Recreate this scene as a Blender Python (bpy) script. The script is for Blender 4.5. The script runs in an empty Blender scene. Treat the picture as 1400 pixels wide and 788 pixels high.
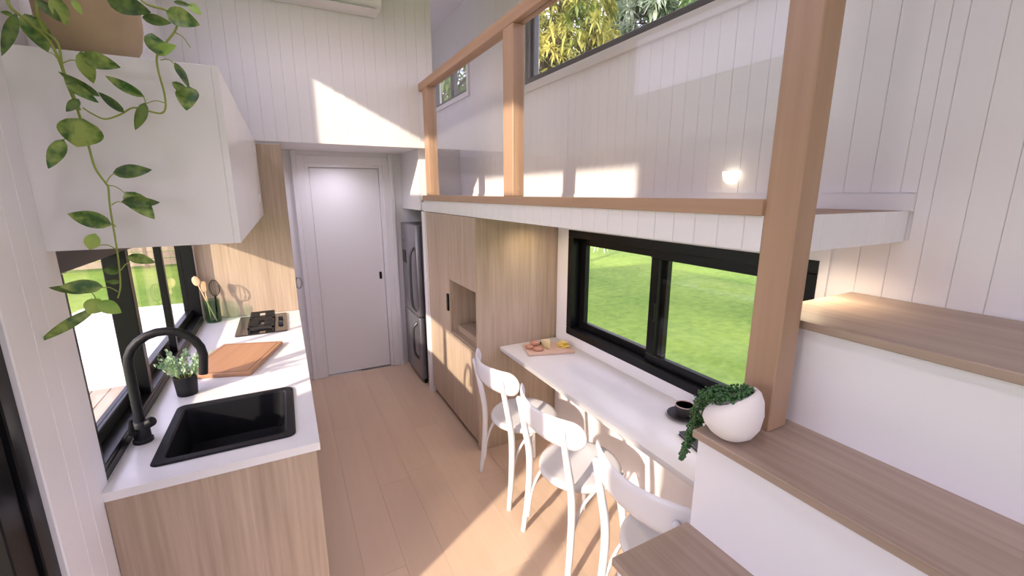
import bpy, bmesh, math, random
from mathutils import Vector, Matrix

random.seed(7)
SC = bpy.context.scene
COL = SC.collection

# ------------------------------------------------------------------ camera
F_PX, YAW, PITCH, ROLL, CAM_H = 594.737, 0.478437, 0.214415, -0.001985, 1.8
fw = Vector((math.sin(YAW) * math.cos(PITCH), math.cos(YAW) * math.cos(PITCH), -math.sin(PITCH)))
_r = Vector((math.cos(YAW), -math.sin(YAW), 0))
_u = _r.cross(fw)
rt = math.cos(ROLL) * _r + math.sin(ROLL) * _u
up = -math.sin(ROLL) * _r + math.cos(ROLL) * _u
CAM = Vector((0, 0, CAM_H))
cd = bpy.data.cameras.new('camera')
cam = bpy.data.objects.new('camera', cd)
COL.objects.link(cam)
cd.sensor_fit = 'HORIZONTAL'
cd.sensor_width = 36
cd.lens = F_PX * 36 / 1400
cd.clip_start = 0.02
cd.clip_end = 300
m = Matrix((rt, up, -fw)).transposed().to_4x4()
m.translation = CAM
cam.matrix_world = m
SC.camera = cam


def ray(px, py):
    return fw + rt * ((px - 700) / F_PX) - up * ((py - 394) / F_PX)


def on_y(px, py, y):
    d = ray(px, py)
    return CAM + d * (y / d.y)


# ------------------------------------------------------------------ light
SC.view_settings.view_transform = 'Standard'
SC.view_settings.look = 'None'
SC.view_settings.gamma = 1.0
SC.view_settings.use_curve_mapping = False
SC.view_settings.exposure = 0.3
SKY_STRENGTH = 2.4
SUN_STRENGTH = 5.9
W = bpy.data.worlds.new('sky')
SC.world = W
W.use_nodes = True
wn, wl = W.node_tree.nodes, W.node_tree.links
wn.clear()
sky = wn.new('ShaderNodeTexSky')
sky.sky_type = 'NISHITA'
sky.sun_disc = False
sky.sun_elevation = math.radians(23.5)
sky.sun_rotation = math.radians(240)
sky.air_density = 1.0
sky.dust_density = 2.0
haze = wn.new('ShaderNodeMix')
haze.data_type = 'RGBA'
haze.inputs[0].default_value = 0.94
haze.inputs[7].default_value = (0.985, 0.88, 1.22, 1)
bg = wn.new('ShaderNodeBackground')
bg.inputs[1].default_value = SKY_STRENGTH
wo = wn.new('ShaderNodeOutputWorld')
wl.new(sky.outputs[0], haze.inputs[6])
wl.new(haze.outputs[2], bg.inputs[0])
wl.new(bg.outputs[0], wo.inputs[0])
SUN_DIR = Vector((1.0, 0.57, -0.49)).normalized()
sl = bpy.data.lights.new('sun', 'SUN')
sl.energy = SUN_STRENGTH
sl.color = (1.0, 0.86, 0.68)
sl.angle = math.radians(1.2)
so = bpy.data.objects.new('sun', sl)
COL.objects.link(so)
so.location = (-8, -5, 6)
so.rotation_euler = SUN_DIR.to_track_quat('-Z', 'Y').to_euler()


# ------------------------------------------------------------------ materials
MATS = {}


def _new(name):
    mt = bpy.data.materials.new(name)
    mt.use_nodes = True
    nt = mt.node_tree
    b = nt.nodes['Principled BSDF']
    return mt, nt, b


def plain(name, col, rough=0.5, metal=0.0, noise=0.0, nscale=8.0, bump=0.0, coat=0.0, emit=None, estr=0, spec=0.5):
    if name in MATS:
        return MATS[name]
    mt, nt, b = _new(name)
    b.inputs['Base Color'].default_value = (*col, 1)
    b.inputs['Roughness'].default_value = rough
    b.inputs['Metallic'].default_value = metal
    b.inputs['Specular IOR Level'].default_value = spec
    if coat:
        b.inputs['Coat Weight'].default_value = coat
    if emit:
        b.inputs['Emission Color'].default_value = (*emit, 1)
        b.inputs['Emission Strength'].default_value = estr
    tc = nt.nodes.new('ShaderNodeTexCoord')
    nz = nt.nodes.new('ShaderNodeTexNoise')
    nz.inputs['Scale'].default_value = nscale
    nz.inputs['Detail'].default_value = 4
    nt.links.new(tc.outputs['Object'], nz.inputs['Vector'])
    mx = nt.nodes.new('ShaderNodeMix')
    mx.data_type = 'RGBA'
    mx.inputs[6].default_value = (*[c * (1 - noise) for c in col], 1)
    mx.inputs[7].default_value = (*[min(1, c * (1 + noise)) for c in col], 1)
    nt.links.new(nz.outputs['Fac'], mx.inputs[0])
    nt.links.new(mx.outputs[2], b.inputs['Base Color'])
    if bump:
        bp = nt.nodes.new('ShaderNodeBump')
        bp.inputs['Strength'].default_value = bump
        bp.inputs['Distance'].default_value = 0.01
        nt.links.new(nz.outputs['Fac'], bp.inputs['Height'])
        nt.links.new(bp.outputs[0], b.inputs['Normal'])
    MATS[name] = mt
    return mt


def wood(name, light, dark, axis='z', rough=0.45, fine=55.0, coarse=9.0, contrast=1.0, vary=0.0):
    if name in MATS:
        return MATS[name]
    mt, nt, b = _new(name)
    N, L = nt.nodes, nt.links
    tc = N.new('ShaderNodeTexCoord')
    oi = N.new('ShaderNodeObjectInfo')
    ad = N.new('ShaderNodeVectorMath')
    ad.operation = 'MULTIPLY_ADD'
    sc3 = N.new('ShaderNodeCombineXYZ')
    mul = N.new('ShaderNodeMath')
    mul.operation = 'MULTIPLY'
    mul.inputs[1].default_value = 17.0
    L.new(oi.outputs['Random'], mul.inputs[0])
    for i in range(3):
        L.new(mul.outputs[0], sc3.inputs[i])
    ad.inputs[1].default_value = (1, 1, 1)
    L.new(tc.outputs['Object'], ad.inputs[0])
    L.new(sc3.outputs[0], ad.inputs[2])

    def stretched(s, ratio, detail):
        mp = N.new('ShaderNodeMapping')
        v = [s, s, s]
        v['xyz'.index(axis)] = s * ratio
        mp.inputs['Scale'].default_value = v
        L.new(ad.outputs[0], mp.inputs[0])
        nz = N.new('ShaderNodeTexNoise')
        nz.inputs['Scale'].default_value = 1.0
        nz.inputs['Detail'].default_value = detail
        nz.inputs['Roughness'].default_value = 0.6
        L.new(mp.outputs[0], nz.inputs['Vector'])
        return nz
    a = stretched(fine, 0.035, 5)
    c = stretched(coarse, 0.06, 3)
    mm = N.new('ShaderNodeMath')
    mm.operation = 'MULTIPLY_ADD'
    mm.inputs[1].default_value = 0.6
    L.new(a.outputs['Fac'], mm.inputs[0])
    m2 = N.new('ShaderNodeMath')
    m2.operation = 'MULTIPLY'
    m2.inputs[1].default_value = 0.4
    L.new(c.outputs['Fac'], m2.inputs[0])
    L.new(m2.outputs[0], mm.inputs[2])
    cr = N.new('ShaderNodeValToRGB')
    w_ = 0.22 / contrast
    cr.color_ramp.elements[0].position = max(0.0, 0.5 - w_)
    cr.color_ramp.elements[0].color = (*dark, 1)
    cr.color_ramp.elements[1].position = min(1.0, 0.5 + w_)
    cr.color_ramp.elements[1].color = (*light, 1)
    L.new(mm.outputs[0], cr.inputs[0])
    out = cr.outputs[0]
    if vary:
        hs = N.new('ShaderNodeHueSaturation')
        mr = N.new('ShaderNodeMapRange')
        mr.inputs[3].default_value = 1 - vary
        mr.inputs[4].default_value = 1 + vary
        L.new(oi.outputs['Random'], mr.inputs[0])
        L.new(mr.outputs[0], hs.inputs['Value'])
        L.new(out, hs.inputs['Color'])
        out = hs.outputs[0]
    L.new(out, b.inputs['Base Color'])
    b.inputs['Roughness'].default_value = rough
    bp = N.new('ShaderNodeBump')
    bp.inputs['Strength'].default_value = 0.06
    bp.inputs['Distance'].default_value = 0.004
    L.new(mm.outputs[0], bp.inputs['Height'])
    L.new(bp.outputs[0], b.inputs['Normal'])
    MATS[name] = mt
    return mt


def glass(name, tint=(1, 1, 1), refl=1.0, rough=0.0):
    if name in MATS:
        return MATS[name]
    mt, nt, b = _new(name)
    N, L = nt.nodes, nt.links
    N.remove(b)
    tr = N.new('ShaderNodeBsdfTransparent')
    tr.inputs[0].default_value = (*tint, 1)
    gl = N.new('ShaderNodeBsdfGlossy')
    gl.inputs['Roughness'].default_value = rough
    lw = N.new('ShaderNodeLayerWeight')          # Schlick reflectance, the same from both sides of the pane
    lw.inputs[0].default_value = 0.5
    pw5 = N.new('ShaderNodeMath')
    pw5.operation = 'POWER'
    pw5.inputs[1].default_value = 5.0
    L.new(lw.outputs['Facing'], pw5.inputs[0])
    fr = N.new('ShaderNodeMath')
    fr.operation = 'MULTIPLY_ADD'
    fr.inputs[1].default_value = 0.75 * refl
    fr.inputs[2].default_value = 0.025 * refl
    L.new(pw5.outputs[0], fr.inputs[0])
    mx = N.new('ShaderNodeMixShader')
    L.new(fr.outputs[0], mx.inputs[0])
    L.new(tr.outputs[0], mx.inputs[1])
    L.new(gl.outputs[0], mx.inputs[2])
    L.new(mx.outputs[0], N['Material Output'].inputs[0])
    MATS[name] = mt
    return mt


def foliage(name, a, b_, scale=12.0, rough=0.4, trans=0.25):
    if name in MATS:
        return MATS[name]
    mt, nt, b = _new(name)
    N, L = nt.nodes, nt.links
    tc = N.new('ShaderNodeTexCoord')
    nz = N.new('ShaderNodeTexNoise')
    nz.inputs['Scale'].default_value = scale
    nz.inputs['Detail'].default_value = 2
    L.new(tc.outputs['Object'], nz.inputs['Vector'])
    cr = N.new('ShaderNodeValToRGB')
    cr.color_ramp.elements[0].position = 0.38
    cr.color_ramp.elements[0].color = (*a, 1)
    cr.color_ramp.elements[1].position = 0.64
    cr.color_ramp.elements[1].color = (*b_, 1)
    L.new(nz.outputs['Fac'], cr.inputs[0])
    L.new(cr.outputs[0], b.inputs['Base Color'])
    b.inputs['Roughness'].default_value = rough
    tl = N.new('ShaderNodeBsdfTranslucent')
    L.new(cr.outputs[0], tl.inputs[0])
    mx = N.new('ShaderNodeMixShader')
    mx.inputs[0].default_value = trans
    L.new(b.outputs[0], mx.inputs[1])
    L.new(tl.outputs[0], mx.inputs[2])
    L.new(mx.outputs[0], N['Material Output'].inputs[0])
    MATS[name] = mt
    return mt


WHITE = plain('white_paint', (0.79, 0.775, 0.80), 0.5, noise=0.015, nscale=3)
WHITE_GLOSS = plain('white_satin_lacquer', (0.80, 0.785, 0.81), 0.28, noise=0.01, nscale=2)
CEIL = plain('ceiling_paint', (0.78, 0.76, 0.785), 0.6, noise=0.02)
STONE = plain('white_stone', (0.79, 0.785, 0.785), 0.22, noise=0.03, nscale=14)
BLACK = plain('black_powder_coat', (0.006, 0.006, 0.007), 0.28, noise=0.2, spec=0.22)
BLACK_MATTE = plain('black_matte', (0.009, 0.009, 0.012), 0.5, noise=0.3, nscale=40, spec=0.25)
DARK_GREY = plain('dark_grey_frame', (0.10, 0.095, 0.10), 0.4, noise=0.1)
OAK = wood('oak_veneer', (0.54, 0.425, 0.32), (0.32, 0.238, 0.172), 'z', 0.42, 60, 10)
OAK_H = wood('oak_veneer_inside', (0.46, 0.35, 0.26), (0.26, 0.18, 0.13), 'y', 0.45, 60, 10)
TREAD = wood('oak_tread', (0.45, 0.345, 0.27), (0.26, 0.18, 0.135), 'y', 0.4, 45, 8)
BEAM = wood('timber_beam', (0.47, 0.305, 0.20), (0.33, 0.20, 0.125), 'z', 0.45, 30, 6, 0.8)
BEAM_Y = wood('timber_beam_rail', (0.47, 0.305, 0.20), (0.33, 0.20, 0.125), 'y', 0.45, 30, 6, 0.8)
FLOORW = wood('floor_oak', (0.72, 0.54, 0.41), (0.62, 0.445, 0.325), 'y', 0.38, 26, 5, 0.6, vary=0.03)
DECKW = wood('deck_timber', (0.42, 0.33, 0.235), (0.30, 0.225, 0.155), 'y', 0.6, 30, 6, vary=0.1)
BOARDW = wood('chopping_board_wood', (0.50, 0.27, 0.145), (0.36, 0.18, 0.09), 'y', 0.45, 26, 7, 0.8)
PALEW = wood('pale_beech', (0.66, 0.47, 0.36), (0.56, 0.38, 0.28), 'x', 0.5, 30, 7, 0.7)
SPOONW = wood('spoon_wood', (0.62, 0.43, 0.27), (0.50, 0.33, 0.19), 'z', 0.55, 30, 7, 0.7)
BARK = wood('bark', (0.16, 0.12, 0.09), (0.07, 0.05, 0.04), 'z', 0.9, 12, 4)
STEEL = plain('brushed_steel', (0.30, 0.30, 0.33), 0.32, 0.85, noise=0.08, nscale=30)
STEEL_DK = plain('dark_steel', (0.10, 0.10, 0.115), 0.35, 0.8, noise=0.1)
CHROME = plain('grey_metal', (0.35, 0.34, 0.38), 0.3, 0.8)
HOBGLASS = plain('hob_black_glass', (0.02, 0.018, 0.017), 0.08, coat=0.4)
IRON = plain('cast_iron', (0.012, 0.011, 0.011), 0.5, noise=0.3, nscale=60, bump=0.2)
GLASS = glass('window_glass')
GLASS_RAIL = glass('balustrade_glass', (0.985, 0.99, 0.99), 0.85)
GLASS_GREEN = glass('green_jar_glass', (0.74, 0.88, 0.79))
CERAMIC_POT = plain('speckled_clay', (0.40, 0.29, 0.175), 0.65, noise=0.25, nscale=9, bump=0.1)
CERAMIC_WHITE = plain('chalk_white_ceramic', (0.80, 0.75, 0.735), 0.7, noise=0.06, nscale=7, bump=0.05)
CHARCOAL = plain('charcoal_stoneware', (0.035, 0.030, 0.032), 0.5, noise=0.2, nscale=30)
CUP_RIM = plain('raw_clay_rim', (0.55, 0.42, 0.38), 0.7)
VINE = foliage('pothos_leaf', (0.035, 0.115, 0.015), (0.30, 0.40, 0.10), 34, 0.35, 0.2)
VINE_DK = foliage('pothos_leaf_dark', (0.025, 0.07, 0.012), (0.13, 0.21, 0.04), 34, 0.35, 0.15)
VINE_LT = foliage('pothos_leaf_young', (0.20, 0.40, 0.05), (0.42, 0.58, 0.15), 14, 0.4, 0.3)
STEM = plain('vine_stem', (0.27, 0.33, 0.06), 0.5, noise=0.2, nscale=20)
PEARL = plain('trailing_bead_leaf', (0.04, 0.125, 0.035), 0.45, noise=0.4, nscale=40)
HERB = foliage('small_pale_leaf', (0.20, 0.36, 0.19), (0.46, 0.58, 0.40), 30, 0.5, 0.2)
SOIL = plain('soil', (0.03, 0.02, 0.015), 0.9, noise=0.4, nscale=40)
GRASS_FAR = None


# ------------------------------------------------------------------ object helpers
def link(o):
    COL.objects.link(o)
    return o


def tag(o, label=None, cat=None, group=None, kind=None):
    if label:
        o['label'] = label
    if cat:
        o['category'] = cat
    if group:
        o['group'] = group
    if kind:
        o['kind'] = kind
    return o


def thing(name, label, cat, loc=(0, 0, 0), rz=0.0, group=None, kind=None):
    o = link(bpy.data.objects.new(name, None))
    o.empty_display_size = 0.1
    o.location = loc
    o.rotation_euler = (0, 0, rz)
    return tag(o, label, cat, group, kind)


def wloc(o):
    v = Vector((0, 0, 0))
    while o is not None:
        v = v + Vector(o.location)
        o = o.parent
    return v


def smooth(me, on=True):
    for p in me.polygons:
        p.use_smooth = on


def mk(name, verts, faces, mat, parent=None, loc=(0, 0, 0), rot=(0, 0, 0), sm=False, mats=None, midx=None):
    me = bpy.data.meshes.new(name)
    me.from_pydata([tuple(v) for v in verts], [], faces)
    if mats:
        for q in mats:
            me.materials.append(q)
        if midx:
            for p, i in zip(me.polygons, midx):
                p.material_index = i
    else:
        me.materials.append(mat)
    bm = bmesh.new()
    bm.from_mesh(me)
    bmesh.ops.recalc_face_normals(bm, faces=bm.faces)
    bm.to_mesh(me)
    bm.free()
    if sm:
        smooth(me)
    me.update()
    o = link(bpy.data.objects.new(name, me))
    o.parent = parent
    o.location = loc
    o.rotation_euler = rot
    return o


def box_vf(x0, x1, y0, y1, z0, z1):
    v = [(x0, y0, z0), (x1, y0, z0), (x1, y1, z0), (x0, y1, z0), (x0, y0, z1), (x1, y0, z1), (x1, y1, z1), (x0, y1, z1)]
    f = [(0, 3, 2, 1), (4, 5, 6, 7), (0, 1, 5, 4), (1, 2, 6, 5), (2, 3, 7, 6), (3, 0, 4, 7)]
    return v, f


_BC = {}


def box_mesh(name, sx, sy, sz, mat, bevel=0.0, seg=1):
    key = (name, round(sx, 4), round(sy, 4), round(sz, 4), mat.name, bevel, seg)
    if key in _BC:
        return _BC[key]
    v, f = box_vf(-sx / 2, sx / 2, -sy / 2, sy / 2, -sz / 2, sz / 2)
    me = bpy.data.meshes.new(name)
    me.from_pydata(v, [], f)
    me.materials.append(mat)
    if bevel:
        bm = bmesh.new()
        bm.from_mesh(me)
        bmesh.ops.bevel(bm, geom=bm.edges[:] + bm.verts[:], offset=bevel, segments=seg, profile=0.5, affect='EDGES')
        bm.to_mesh(me)
        bm.free()
        if seg > 1:
            smooth(me)
            me.set_sharp_from_angle(angle=math.radians(35))
    _BC[key] = me
    return me


def P(name, mat, b, parent=None, bevel=0.0, seg=1):
    """a box between world limits b = (x0,x1,y0,y1,z0,z1); the parent is unrotated"""
    c = Vector(((b[0] + b[1]) / 2, (b[2] + b[3]) / 2, (b[4] + b[5]) / 2))
    me = box_mesh(name, b[1] - b[0], b[3] - b[2], b[5] - b[4], mat, bevel, seg)
    o = link(bpy.data.objects.new(name, me))
    o.parent = parent
    o.location = c - (wloc(parent) if parent else Vector())
    return o


def multi_box(name, mat, boxes, parent=None):
    V, F = [], []
    for b in boxes:
        v, f = box_vf(*b)
        n = len(V)
        V += v
        F += [tuple(i + n for i in q) for q in f]
    off = wloc(parent) if parent else Vector()
    return mk(name, [Vector(p) - off for p in V], F, mat, parent)


def tube_vf(pts, rad, n=10, cap=True):
    pts = [Vector(p) for p in pts]
    if not hasattr(rad, '__len__'):
        rad = [rad] * len(pts)
    V, F = [], []
    t0 = (pts[1] - pts[0]).normalized()
    ref = Vector((0, 0, 1)) if abs(t0.z) < 0.9 else Vector((1, 0, 0))
    nrm = (ref - t0 * ref.dot(t0)).normalized()
    for i, p in enumerate(pts):
        a = pts[max(0, i - 1)]
        c = pts[min(len(pts) - 1, i + 1)]
        t = (c - a).normalized()
        nrm = (nrm - t * nrm.dot(t)).normalized()
        bi = t.cross(nrm)
        for k in range(n):
            an = 2 * math.pi * k / n
            V.append(p + (nrm * math.cos(an) + bi * math.sin(an)) * rad[i])
    for i in range(len(pts) - 1):
        for k in range(n):
            k2 = (k + 1) % n
            F.append((i * n + k, i * n + k2, (i + 1) * n + k2, (i + 1) * n + k))
    if cap:
        F.append(tuple(range(n))[::-1])
        F.append(tuple((len(pts) - 1) * n + k for k in range(n)))
    return V, F


def tube(name, mat, pts, rad, parent=None, n=10, loc=(0, 0, 0)):
    v, f = tube_vf(pts, rad, n)
    o = mk(name, v, f, mat, parent, loc, sm=True)
    o.data.set_sharp_from_angle(angle=math.radians(60))
    return o


def spline(pts, k=8):
    """Catmull-Rom through pts"""
    pts = [Vector(p) for p in pts]
    q = [pts[0] * 2 - pts[1]] + pts + [pts[-1] * 2 - pts[-2]]
    out = []
    for i in range(1, len(q) - 2):
        for j in range(k):
            t = j / k
            a, b, c, d = q[i - 1], q[i], q[i + 1], q[i + 2]
            out.append(0.5 * ((2 * b) + (c - a) * t + (2 * a - 5 * b + 4 * c - d) * t * t + (3 * b - a - 3 * c + d) * t ** 3))
    out.append(pts[-1])
    return out


def lathe_vf(prof, n=24):
    V, F = [], []
    for r, z in prof:
        for k in range(n):
            a = 2 * math.pi * k / n
            V.append((r * math.cos(a), r * math.sin(a), z))
    for i in range(len(prof) - 1):
        for k in range(n):
            k2 = (k + 1) % n
            F.append((i * n + k, i * n + k2, (i + 1) * n + k2, (i + 1) * n + k))
    if prof[0][0] > 1e-5:
        F.append(tuple(range(n))[::-1])
    if prof[-1][0] > 1e-5:
        F.append(tuple((len(prof) - 1) * n + k for k in range(n)))
    return V, F


def lathe(name, mat, prof, parent=None, loc=(0, 0, 0), n=24, rot=(0, 0, 0), angle=40):
    v, f = lathe_vf(prof, n)
    o = mk(name, v, f, mat, parent, loc, rot, sm=True)
    o.data.set_sharp_from_angle(angle=math.radians(angle))
    return o


def rounded_rect(w, d, r, k=5):
    out = []
    for cx, cy, a0 in ((w / 2 - r, d / 2 - r, 0), (-w / 2 + r, d / 2 - r, 90), (-w / 2 + r, -d / 2 + r, 180), (w / 2 - r, -d / 2 + r, 270)):
        for i in range(k + 1):
            a = math.radians(a0 + 90 * i / k)
            out.append((cx + r * math.cos(a), cy + r * math.sin(a)))
    return out


def slab(name, mat, w, d, h, r, parent=None, loc=(0, 0, 0), rot=(0, 0, 0), ch=0.002, k=5):
    """flat rounded slab with a small chamfer, z from 0 to h"""
    rings = [(0, ch), (ch, 0), (h - ch, 0), (h, ch)]
    V, F = [], []
    n = 4 * (k + 1)
    for z, ins in rings:
        V += [(x, y, z) for x, y in rounded_rect(w - 2 * ins, d - 2 * ins, max(0.001, r - ins), k)]
    for i in range(3):
        for j in range(n):
            j2 = (j + 1) % n
            F.append((i * n + j, i * n + j2, (i + 1) * n + j2, (i + 1) * n + j))
    F.append(tuple(range(n))[::-1])
    F.append(tuple(3 * n + j for j in range(n)))
    return mk(name, V, F, mat, parent, loc, rot)


_BD = {}


def board_mesh(w, h, t, mat):
    """lining board: width x, height z (from 0), proud towards -y, chamfered long edges"""
    key = (round(w, 4), round(h, 4), t, mat.name)
    if key in _BD:
        return _BD[key]
    c = 0.0016
    x = w / 2
    prof = [(-x, 0), (-x, -t + c), (-x + c, -t), (x - c, -t), (x, -t + c), (x, 0)]
    V = [(a, b, 0) for a, b in prof] + [(a, b, h) for a, b in prof]
    F = [(i, i + 1, i + 7, i + 6) for i in range(5)] + [(0, 5, 4, 3, 2, 1), (6, 7, 8, 9, 10, 11)]
    me = bpy.data.meshes.new('board')
    me.from_pydata(V, [], F)
    me.materials.append(mat)
    _BD[key] = me
    return me


def lining(parent, face, plane, u0, u1, z0, z1, anchor, pitch=0.0792, gap=0.0007, t=0.0045, holes=(), mat=None):
    """vertical lining boards on a wall. face: 'x-','x+','y-' = the way they face; holes = (u0,u1,z0,z1)"""
    mat = mat or WHITE
    rz = {'y-': 0.0, 'x-': -math.pi / 2, 'x+': math.pi / 2}[face]
    k = math.floor((u0 - anchor) / pitch)
    while True:
        a, b = anchor + k * pitch, anchor + (k + 1) * pitch
        k += 1
        if a >= u1 - 1e-6:
            break
        a, b = max(a, u0), min(b, u1)
        if b - a < 0.012:
            continue
        cuts = sorted([h for h in holes if h[1] > a + 0.004 and h[0] < b - 0.004], key=lambda h: h[2])
        z = z0
        segs = []
        for h in cuts:
            if h[2] > z + 0.01:
                segs.append((z, h[2]))
            z = max(z, h[3])
        if z1 > z + 0.01:
            segs.append((z, z1))
        for s0, s1 in segs:
            o = link(bpy.data.objects.new('board', board_mesh(b - a - gap, s1 - s0, t, mat)))
            c = (a + b) / 2
            p = Vector((c, plane, s0)) if face == 'y-' else Vector((plane, c, s0))
            o.parent = parent
            o.location = p - wloc(parent)
            o.rotation_euler = (0, 0, rz)


def wall_cells(u0, u1, z0, z1, holes):
    us = sorted({u0, u1, *[h[0] for h in holes], *[h[1] for h in holes]})
    zs = sorted({z0, z1, *[h[2] for h in holes], *[h[3] for h in holes]})
    us = [u for u in us if u0 <= u <= u1]
    zs = [z for z in zs if z0 <= z <= z1]
    out = []
    for i in range(len(us) - 1):
        for j in range(len(zs) - 1):
            cu, cz = (us[i] + us[i + 1]) / 2, (zs[j] + zs[j + 1]) / 2
            if not any(h[0] < cu < h[1] and h[2] < cz < h[3] for h in holes):
                out.append((us[i], us[i + 1], zs[j], zs[j + 1]))
    return out


def copy_tree(o, parent=None):
    c = o.copy()
    link(c)
    c.parent = parent
    for ch in o.children:
        copy_tree(ch, c)
    return c


# ------------------------------------------------------------------ the house shell
XL, XR = -0.583, 1.71
Y0, Y1 = -1.9, 5.45
ZC = 3.57
YB = 3.737           # front of the bathroom block
YD = 4.475           # wall with the bathroom door
XF = 1.078           # front of loft, tall cupboards
LZ0, LZ1 = 1.655, 1.745

fl = P('floor', FLOORW, (XL - 0.12, XR + 0.12, Y0 - 0.12, Y1 + 0.12, -0.12, -0.012))
tag(fl, 'warm oak plank floor running down the galley', 'floor', kind='structure')
pw = 0.19
k = 0
x = XL
rr = random.Random(3)
while x < XR - 0.01:
    x2 = min(x + pw, XR)
    y = Y0 - rr.uniform(0, 1.2)
    while y < YD + 0.05:
        y2 = y + 1.5
        a, b = max(y, Y0), min(y2, YD + 0.06)
        if b - a > 0.03:
            P('plank', FLOORW, (x + 0.0002, x2 - 0.0002, a + 0.0002, b - 0.0002, -0.012, 0.0), fl, 0.0007)
        y = y2
    x = x2

ce = P('ceiling', CEIL, (XL - 0.35, XR + 0.3, Y0 - 0.3, Y1 + 0.3, ZC, ZC + 0.16))
tag(ce, 'flat painted ceiling over the loft', 'ceiling', kind='structure')

# right wall with three openings
BW = (0.866, 2.436, 0.832, 1.560)       # bench window
UW = (0.95, 3.080, 2.585, 3.22)         # long window over the loft
SW = (4.20, 5.36, 2.765, 3.10)          # small window at the loft end
wr = multi_box('wall_right', WHITE, [(XR, XR + 0.12, a, b, c, d) for a, b, c, d in wall_cells(Y0, Y1, -0.1, ZC, [BW, UW, SW])])
tag(wr, 'long white wall with vertical lining boards beside the loft', 'wall', kind='structure')


def grow(h, g):
    return (h[0] - g, h[1] + g, h[2] - g, h[3] + g)


lining(wr, 'x-', XR, Y0, 0.83, 0.0, LZ0, 0.83)
lining(wr, 'x-', XR, Y0, 0.63, LZ0, ZC, 0.83)
lining(wr, 'x-', XR, 0.63, Y1, 1.80, ZC, 0.83, holes=[grow(UW, 0.055), grow(SW, 0.045)])
sk = P('trim_1', WHITE, (XR - 0.02, XR, 0.63, Y1, LZ1, 1.797))
tag(sk, 'white skirting strip along the loft floor', 'trim', kind='structure')

# left wall: sliding door, kitchen window, clerestory
DW = (0.02, 1.324, 0.0, 2.08)
KW = (1.683, 3.70, 0.9, 1.66)
CW = (0.45, 3.23, 2.61, 3.13)
LW = (4.35, 5.25, 2.61, 3.13)  # added opening, brightens the bedroom loft
wlft = multi_box('wall_left', WHITE, [(XL - 0.1, XL, a, b, c, d) for a, b, c, d in wall_cells(Y0, Y1, -0.1, ZC, [DW, KW, CW, LW])])
tag(wlft, 'white wall carrying the kitchen window and sliding door', 'wall', kind='structure')
lining(wlft, 'x+', XL, Y0, 1.6178, 0.0, ZC, 1.618, holes=[grow(DW, 0.055), (CW[0] - .05, 1.7, CW[2] - .05, CW[3] + .05)])
lining(wlft, 'x+', XL, 1.618, YB, 2.165, ZC, 1.618, holes=[grow(CW, 0.05)])

wb = multi_box('wall_back', WHITE, [(a, b, Y0 - 0.12, Y0, c, d) for a, b, c, d in wall_cells(XL - 0.1, XR + 0.12, -0.1, ZC, [(-0.35, 1.5, 0.25, 2.25)])])  # opening added behind the camera to let in sky fill
tag(wb, 'white lounge wall with a large added window opening', 'wall', kind='structure')
wf = P('wall_front', WHITE, (XL - 0.1, XR + 0.12, Y1, Y1 + 0.1, -0.1, ZC))
tag(wf, 'white wall closing the far loft end', 'wall', kind='structure')

# bathroom block: boarded wall above the door, soffit, loft side wall
bk = P('wall_bulkhead', WHITE, (XL, 1.205, YB, YB + 0.09, 2.178, ZC))
tag(bk, 'white boarded wall above the bathroom door', 'wall', kind='structure')
lining(bk, 'y-', YB, XL, 1.205, 2.172, ZC, 0.016, pitch=0.0815)
sf = P('wall_soffit', CEIL, (XL, XF, YB + 0.09, Y1, 2.178, 2.26))
tag(sf, 'white soffit over the bathroom door nook', 'soffit', kind='structure')
ls = multi_box('wall_loft_side', WHITE, [(XF + 0.002, 1.205, YB + 0.092, Y1, LZ0, 2.30)])
tag(ls, 'white side wall above the fridge alcove', 'wall', kind='structure')
DOOR = (0.20, 0.905, 0.0, 2.075)
wd = multi_box('wall_door', WHITE, [(a, b, YD, YD + 0.09, c, d) for a, b, c, d in wall_cells(0.0, XR, -0.05, 2.25, [DOOR])])
tag(wd, 'white wall around the bathroom door', 'wall', kind='structure')
multi = P('wall_kitchen_end', WHITE, (XL, 0.028, YB + 0.02, YD + 0.09, 0.0, 2.176))
tag(multi, 'white block wall behind the kitchen end panel', 'wall', kind='structure')

# loft floor
lf = thing('loft_floor', 'narrow white walkway loft along the wall', 'loft', ((XF + XR) / 2, 2.2, LZ0), kind='structure')
P('deck', BEAM_Y, (XF + 0.012, XR - 0.001, 0.645, Y1 - 0.001, LZ1 - 0.02, LZ1 - 0.001), lf)
P('underside', WHITE, (XF + 0.012, XR - 0.001, 0.645, YB + 0.08, LZ0, LZ1 - 0.02), lf)
lining(lf, 'x-', XF + 0.011, 0.70, 3.74, LZ0 - 0.004, 1.742, 0.83)
lining(lf, 'y-', 0.645, 1.165, XR - 0.002, LZ0 - 0.004, LZ1, 1.165)


# ------------------------------------------------------------------ windows and doors
def pane(name, parent, b, mat=None):
    return P(name, mat or GLASS, b, parent)


def frame_x(parent, xa, xb, y0, y1, z0, z1, fy, fz0, fz1, mat, bevel=0.003):
    P('frame_rail', mat, (xa, xb, y0, y1, z0, z0 + fz0), parent, bevel)
    P('frame_rail', mat, (xa, xb, y0, y1, z1 - fz1, z1), parent, bevel)
    P('frame_stile', mat, (xa, xb, y0, y0 + fy, z0 + fz0, z1 - fz1), parent, bevel)
    P('frame_stile', mat, (xa, xb, y1 - fy, y1, z0 + fz0, z1 - fz1), parent, bevel)


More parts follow.
